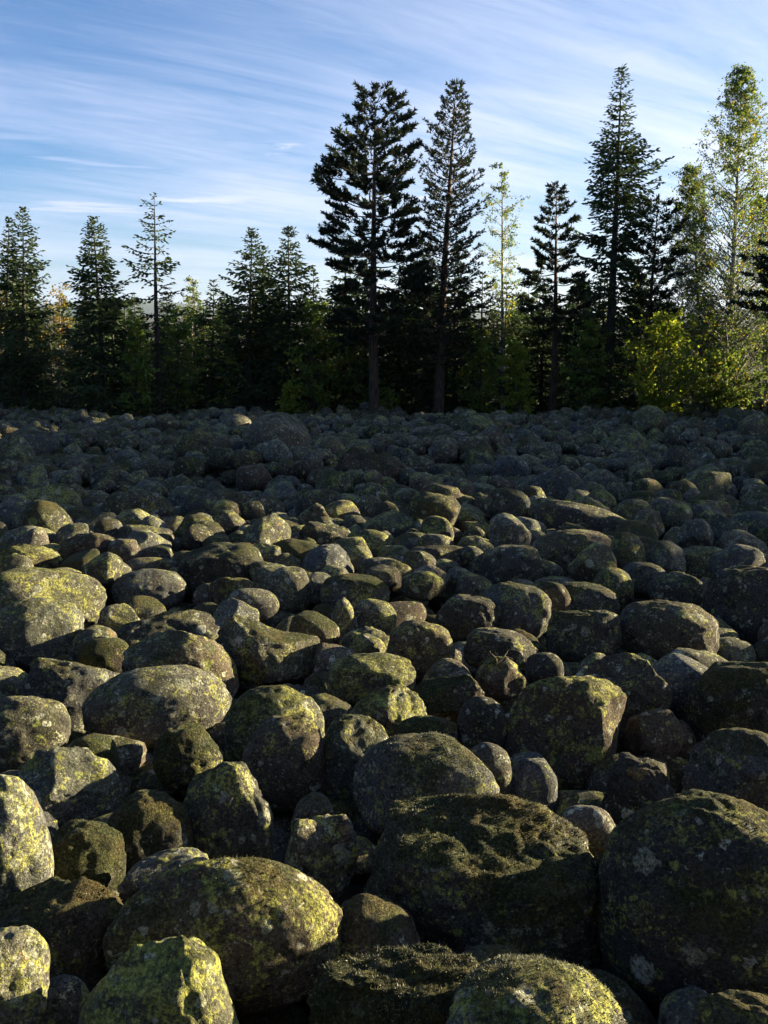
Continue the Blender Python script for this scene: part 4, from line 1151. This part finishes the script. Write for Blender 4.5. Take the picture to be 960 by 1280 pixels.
def leafy_crown(F, h, prof, C, leaves, lsize, stems=1, droop=.0, start=.2):
    g = F.g
    t_lo = prof[-1][0]
    nl = max(8, int(16 + leaves / 130))
    per = leaves / nl
    az = g.uniform(0, 6)
    for i in range(nl):
        t = t_lo + (1.0 - t_lo) * ((i + g.random()) / nl)
        az += 2.399 + g.uniform(-.5, .5)
        L = max(.1, interp(prof, t) * 1.28 * (g.uniform(.75, 1.1) if g.random() < .65 else g.uniform(.3, .75)))
        t0 = max(.04, t - .75 * L / h)
        c0, c1 = C(t0), C(min(1, t))
        e = (c1[0] + math.cos(az) * L, c1[1] + math.sin(az) * L, h * t)
        mid = ((c0[0] + e[0]) / 2 - .08 * L * math.cos(az), (c0[1] + e[1]) / 2 - .08 * L * math.sin(az), (c0[2] + e[2]) / 2)
        F.bar([c0, mid, e], .006 + .010 * L, .003, 3)
        k = 0
        while k < per:
            s = .3 + .7 * g.random() ** .8
            a, b, u = (c0, mid, s * 2) if s < .5 else (mid, e, s * 2 - 1)
            p = tuple(a[j] + (b[j] - a[j]) * u for j in range(3))
            d = norm((g.gauss(0, 1), g.gauss(0, 1), g.gauss(0, .6) - droop))
            tlen = (.14 + .30 * L) * g.uniform(.4, 1.1)
            q = (p[0] + d[0] * tlen, p[1] + d[1] * tlen, p[2] + d[2] * tlen)
            F.bar([p, q], .004, .002, 3)
            for _ in range(g.randint(5, 11)):
                r = g.uniform(.25, 1.05)
                pp = (p[0] + (q[0] - p[0]) * r + g.gauss(0, .035), p[1] + (q[1] - p[1]) * r + g.gauss(0, .035), p[2] + (q[2] - p[2]) * r + g.gauss(0, .035))
                F.quad(pp, norm((g.gauss(0, 1), g.gauss(0, 1), g.gauss(0, .7) - .5)), lsize * g.uniform(.7, 1.25), lsize * g.uniform(.6, .9))
                k += 1


TREE_MATS = {'spruce': (NEEDLE_SPRUCE, BARK_DARK), 'pine': (NEEDLE_PINE, BARK_PINE), 'birch': (LEAF_BIRCH, BARK_BIRCH),
             'broadleaf': (LEAF_GREEN, BARK_DARK), 'sapling': (LEAF_BIRCH, BARK_DARK)}


def build_tree(kind, x, y, z, h, lean, prof, opt, name, seed):
    F = Foliage(seed)
    C = stem_curve(h, lean, seed)
    yel = opt.get('yel', 0)
    if kind == 'spruce':
        spruce_crown(F, h, prof, C, opt.get('dens', 1.0), opt.get('gap', .06))
        r = .016 * h + .02
    elif kind == 'pine':
        pine_crown(F, h, prof, C, opt.get('limbs', 60), opt.get('fine', 0), opt.get('layer', 0), opt.get('clump', 0))
        r = .016 * h + .02
    elif kind == 'birch':
        leafy_crown(F, h, prof, C, opt['leaves'], .075, droop=.4)
        r = .010 * h + .012
    elif kind == 'broadleaf':
        leafy_crown(F, h, prof, C, opt['leaves'], .115)
        r = .010 * h + .012
    else:
        leafy_crown(F, h, prof, C, opt['leaves'], .06)
        r = .008
    lm, bm_ = TREE_MATS[kind]
    if kind == 'birch' and yel > .55:
        lm = LEAF_YELLOW
    if kind == 'broadleaf' and yel > .45:
        lm = LEAF_MAPLE
    root = bpy.data.objects.new(name, None)
    COL.objects.link(root)
    root.location = (x, y, z)
    TV, TF = [], []
    n = 12
    top = .985
    tube(TV, TF, [C(top * k / n) if k else (0, 0, -.15) for k in range(n + 1)], r, .006, 8)
    if kind == 'broadleaf' and h > 1.2:
        for k in range(3):
            a = k * 2.1 + seed
            tube(TV, TF, [(math.cos(a) * .06, math.sin(a) * .06, -.1), (math.cos(a) * .18, math.sin(a) * .18, h * .3), (math.cos(a) * .34, math.sin(a) * .34, h * .62)], r * .8, .006, 6)
    tr = link('trunk', mesh_np('trunk', np.array(TV), np.array(TF), bm_), root)
    if F.wv:
        link('branches', mesh_np('branches', np.array(F.wv), np.array(F.wf), bm_), root)['kind'] = 'stuff'
    link('crown', mesh_np('crown', np.array(F.v), np.array(F.f), lm, smooth=False), root)
    return root


def copy_tree(src, loc, rz, sc):
    r = src.copy()
    COL.objects.link(r)
    r.location = loc
    r.rotation_euler = (0, 0, rz)
    r.scale = (sc, sc, sc)
    for ch in src.children:
        c = ch.copy()
        COL.objects.link(c)
        c.parent = r
    return r


front = {}
for i, (kind, x, y, z, h, lean, prof, opt, label, ref, cat, name) in enumerate(TREES):
    t = build_tree(kind, x, y, z, h, lean, prof, opt, name, 300 + i)
    tag(t, label, cat)
    front[ref] = t

# the spruces and pines standing a little deeper, seen between the front trees
FILL = [(-13.6, 34.5, 4.9, 0), (-11.4, 35, 4.4, 1), (-9.7, 36, 4.1, 2), (-8.3, 34.6, 4.6, 0), (-6.4, 35.4, 4.0, 1), (-4.9, 36, 4.9, 2),
        (-3.9, 34.4, 4.6, 0), (-2.6, 33.6, 5.3, 1), (-1.5, 34.8, 6.2, 2), (-.7, 33, 5.6, 0), (.55, 33.6, 5.8, 1), (1.5, 33, 6.0, 2), (2.7, 34.4, 6.0, 0),
        (3.6, 33.4, 5.2, 1), (4.7, 35.2, 5.0, 2), (6.1, 34.5, 4.9, 0), (7.2, 34, 5.0, 1), (8.3, 34.4, 5.4, 2), (9.6, 34.2, 5.2, 0), (11.0, 36.5, 4.8, 1), (13.2, 37.5, 4.8, 2)]
protos_fill = []
used_fill = []
for k, (dens, gap) in enumerate(((1.0, .05), (.85, .12), (1.15, .04))):
    x, y, h, _ = next(q for q in FILL if q[3] == k)
    pr = [(1.0, .03), (.85, .36), (.6, .75), (.3, 1.05), (.03, 1.2)]
    pr = [(a, b * h / 5) for a, b in pr]
    protos_fill.append((build_tree('spruce', x, y, float(surf(y)) - .2, h, 0, pr, {'dens': dens, 'gap': gap}, 'spruce_tree', 700 + k), h, (x, y)))
for (x, y, h, k) in FILL:
    src, h0, at0 = protos_fill[k]
    t = src if at0 == (x, y) else copy_tree(src, (x, y, float(surf(y)) - .2), x * 3.1, h / h0)
    # named by the two front trees that it stands behind
    u = x / y
    rs = sorted((abs(q[1] / q[2] - u), q[9]) for q in TREES if q[4] > 3)
    lab = f"dark spruce in the wood behind {rs[0][1]} and {rs[1][1]}"
    if lab in used_fill:
        lab = next(c for c in (f"dark spruce in the wood behind {rs[a][1]} and {rs[b][1]}" for a, b in ((0, 2), (1, 2), (0, 3), (1, 3))) if c not in used_fill)
    used_fill.append(lab)
    tag(t, lab, 'tree')

# the mass of the wood farther back and along the right-hand side of the boulder field
def build_wood():
    g = random.Random(9)
    F = Foliage(77)
    pr = [(1.0, .03), (.85, .42), (.6, .85), (.3, 1.25), (.03, 1.4)]
    C = stem_curve(6.0, 0, 5)
    k = 0
    while k < 620:
        t = g.uniform(.03, .99)
        Rm = interp(pr, t)
        if g.random() > Rm / 1.4 + .12:
            continue
        az = g.uniform(0, 6.283)
        s = g.random() ** .6
        c = C(t)
        p = (c[0] + math.cos(az) * Rm * s * .8, c[1] + math.sin(az) * Rm * s * .8, c[2] - .25 * Rm * s)
        F.quad(p, norm((math.cos(az) + g.gauss(0, .5), math.sin(az) + g.gauss(0, .5), -.25 + g.gauss(0, .3))), g.uniform(.28, .5), g.uniform(.12, .22))
        k += 1
    V0, F0 = np.array(F.v), np.array(F.f)
    TV, TF = [], []
    tube(TV, TF, [C(k / 5) for k in range(6)], .12, .01, 6)
    T0, G0 = np.array(TV), np.array(TF)
    spots = []
    for _ in range(150):                      # behind the front trees
        y = g.uniform(37.5, 62)
        x = g.uniform(-.56 * y - 4, .5 * y + 4)
        if x > 9 and y < 47:
            continue
        spots.append((x, y, g.uniform(.74, .98)))
    for _ in range(190):                      # along the right-hand side of the boulders
        y = g.uniform(11.3, 37)
        x = g.uniform(15.5, 20) + max(0, y - 22) * .25
        if 27.4 < y - .325 * (x - 10) < 32.4:
            continue
        hh = g.uniform(3.8, 4.7) if y < 16.5 else 5.6 + min(3.6, (y - 16.5) * .5) + g.uniform(-.4, 1.4)
        spots.append((x, y, hh / 6.0))
    for _ in range(120):                       # unseen trees added at left and behind, made tall to block low sky
        if g.random() < .35:
            spots.append((g.uniform(-30, -22), g.uniform(-14, 26), g.uniform(1.3, 2.0)))
        else:
            spots.append((g.uniform(-30, 26), g.uniform(-22, -11), g.uniform(1.5, 2.3)))
    for name, A, B, m in (('wood', V0, F0, NEEDLE_SPRUCE), ('wood_trunks', T0, G0, BARK_DARK)):
        g2 = random.Random(3)
        VV, FF, b = [], [], 0
        for (x, y, s) in spots:
            v = rot_z(A, g2.uniform(0, 6.28)) * np.array([s * g2.uniform(.85, 1.1), s, s]) * np.array([1.35, 1.35, 1] if y < -5 else [1, 1, 1]) + np.array([x, y, float(surf(max(y, -8))) - .25])
            VV.append(v); FF.append(B + b); b += len(v)
        o = link(name, mesh_np(name, np.concatenate(VV), np.concatenate(FF), m, smooth=False), wood if name == 'wood_trunks' else None)
        o['kind'] = 'stuff'
        if name == 'wood':
            wood = o
            o['label'] = "dark mass of the spruce wood behind and beside the front trees"


build_wood()


# ------------------------------------------------------------------ dry grass stem over the stones
def dry_stem():
    """a dead blade that bends over the stone, with two shorter ones from the same root"""
    V, F = [], []
    x0, y0, z0 = GRASS_ROOT
    for (h, reach, drop, side) in ((.10, .15, .17, .02), (.05, .08, .05, -.01), (.07, -.05, .02, .01)):
        pts = []
        for k in range(11):
            t = k / 10
            pts.append((x0 + reach * t + .008 * math.sin(t * 9), y0 + side * t, z0 + h * math.sin(min(1, t * 1.25) * math.pi / 2) - drop * max(0, t - .35) ** 1.6))
        tube(V, F, pts, .0026, .0008, 4)
    me = mesh_np('dry_grass', np.array(V), np.array(F), GRASS_DRY)
    o = link('dry_grass', me)
    tag(o, "thin curved dry grass stem bending over the orange-patched stone", 'grass stem')


_g = next(q for q in placed if q[6] == 'the orange-patched stone')
GRASS_ROOT = (_g[0] - .03, _g[1] - .05, _g[2] + _g[5] * .5 - .02)
dry_stem()
tri = sum(len(o.data.loop_triangles) or sum(len(p.vertices) - 2 for p in o.data.polygons) for o in COL.objects if o.type == 'MESH' and o.data.users == 1)
print('triangles', tri)

# ------------------------------------------------------------------ thin blue air over the distance
def build_haze():
    x0, x1, y0, y1, z0, z1 = -5500, 5500, -400, 5500, -6, 130
    v = [(x, y, z) for z in (z0, z1) for y in (y0, y1) for x in (x0, x1)]
    f = [(0, 2, 3, 1), (4, 5, 7, 6), (0, 1, 5, 4), (2, 6, 7, 3), (0, 4, 6, 2), (1, 3, 7, 5)]
    m, N = mat("thin_air")
    vol = N.n('ShaderNodeVolumePrincipled')
    vol.inputs['Color'].default_value = (.62, .77, 1, 1)
    vol.inputs['Density'].default_value = .00006
    vol.inputs['Anisotropy'].default_value = .2
    out = N.n('ShaderNodeOutputMaterial')
    N.link(vol.outputs[0], out.inputs['Volume'])
    o = link('haze', mesh_np('haze', np.array(v, dtype=float), np.array(f), m, smooth=False))
    o['kind'] = 'stuff'


build_haze()
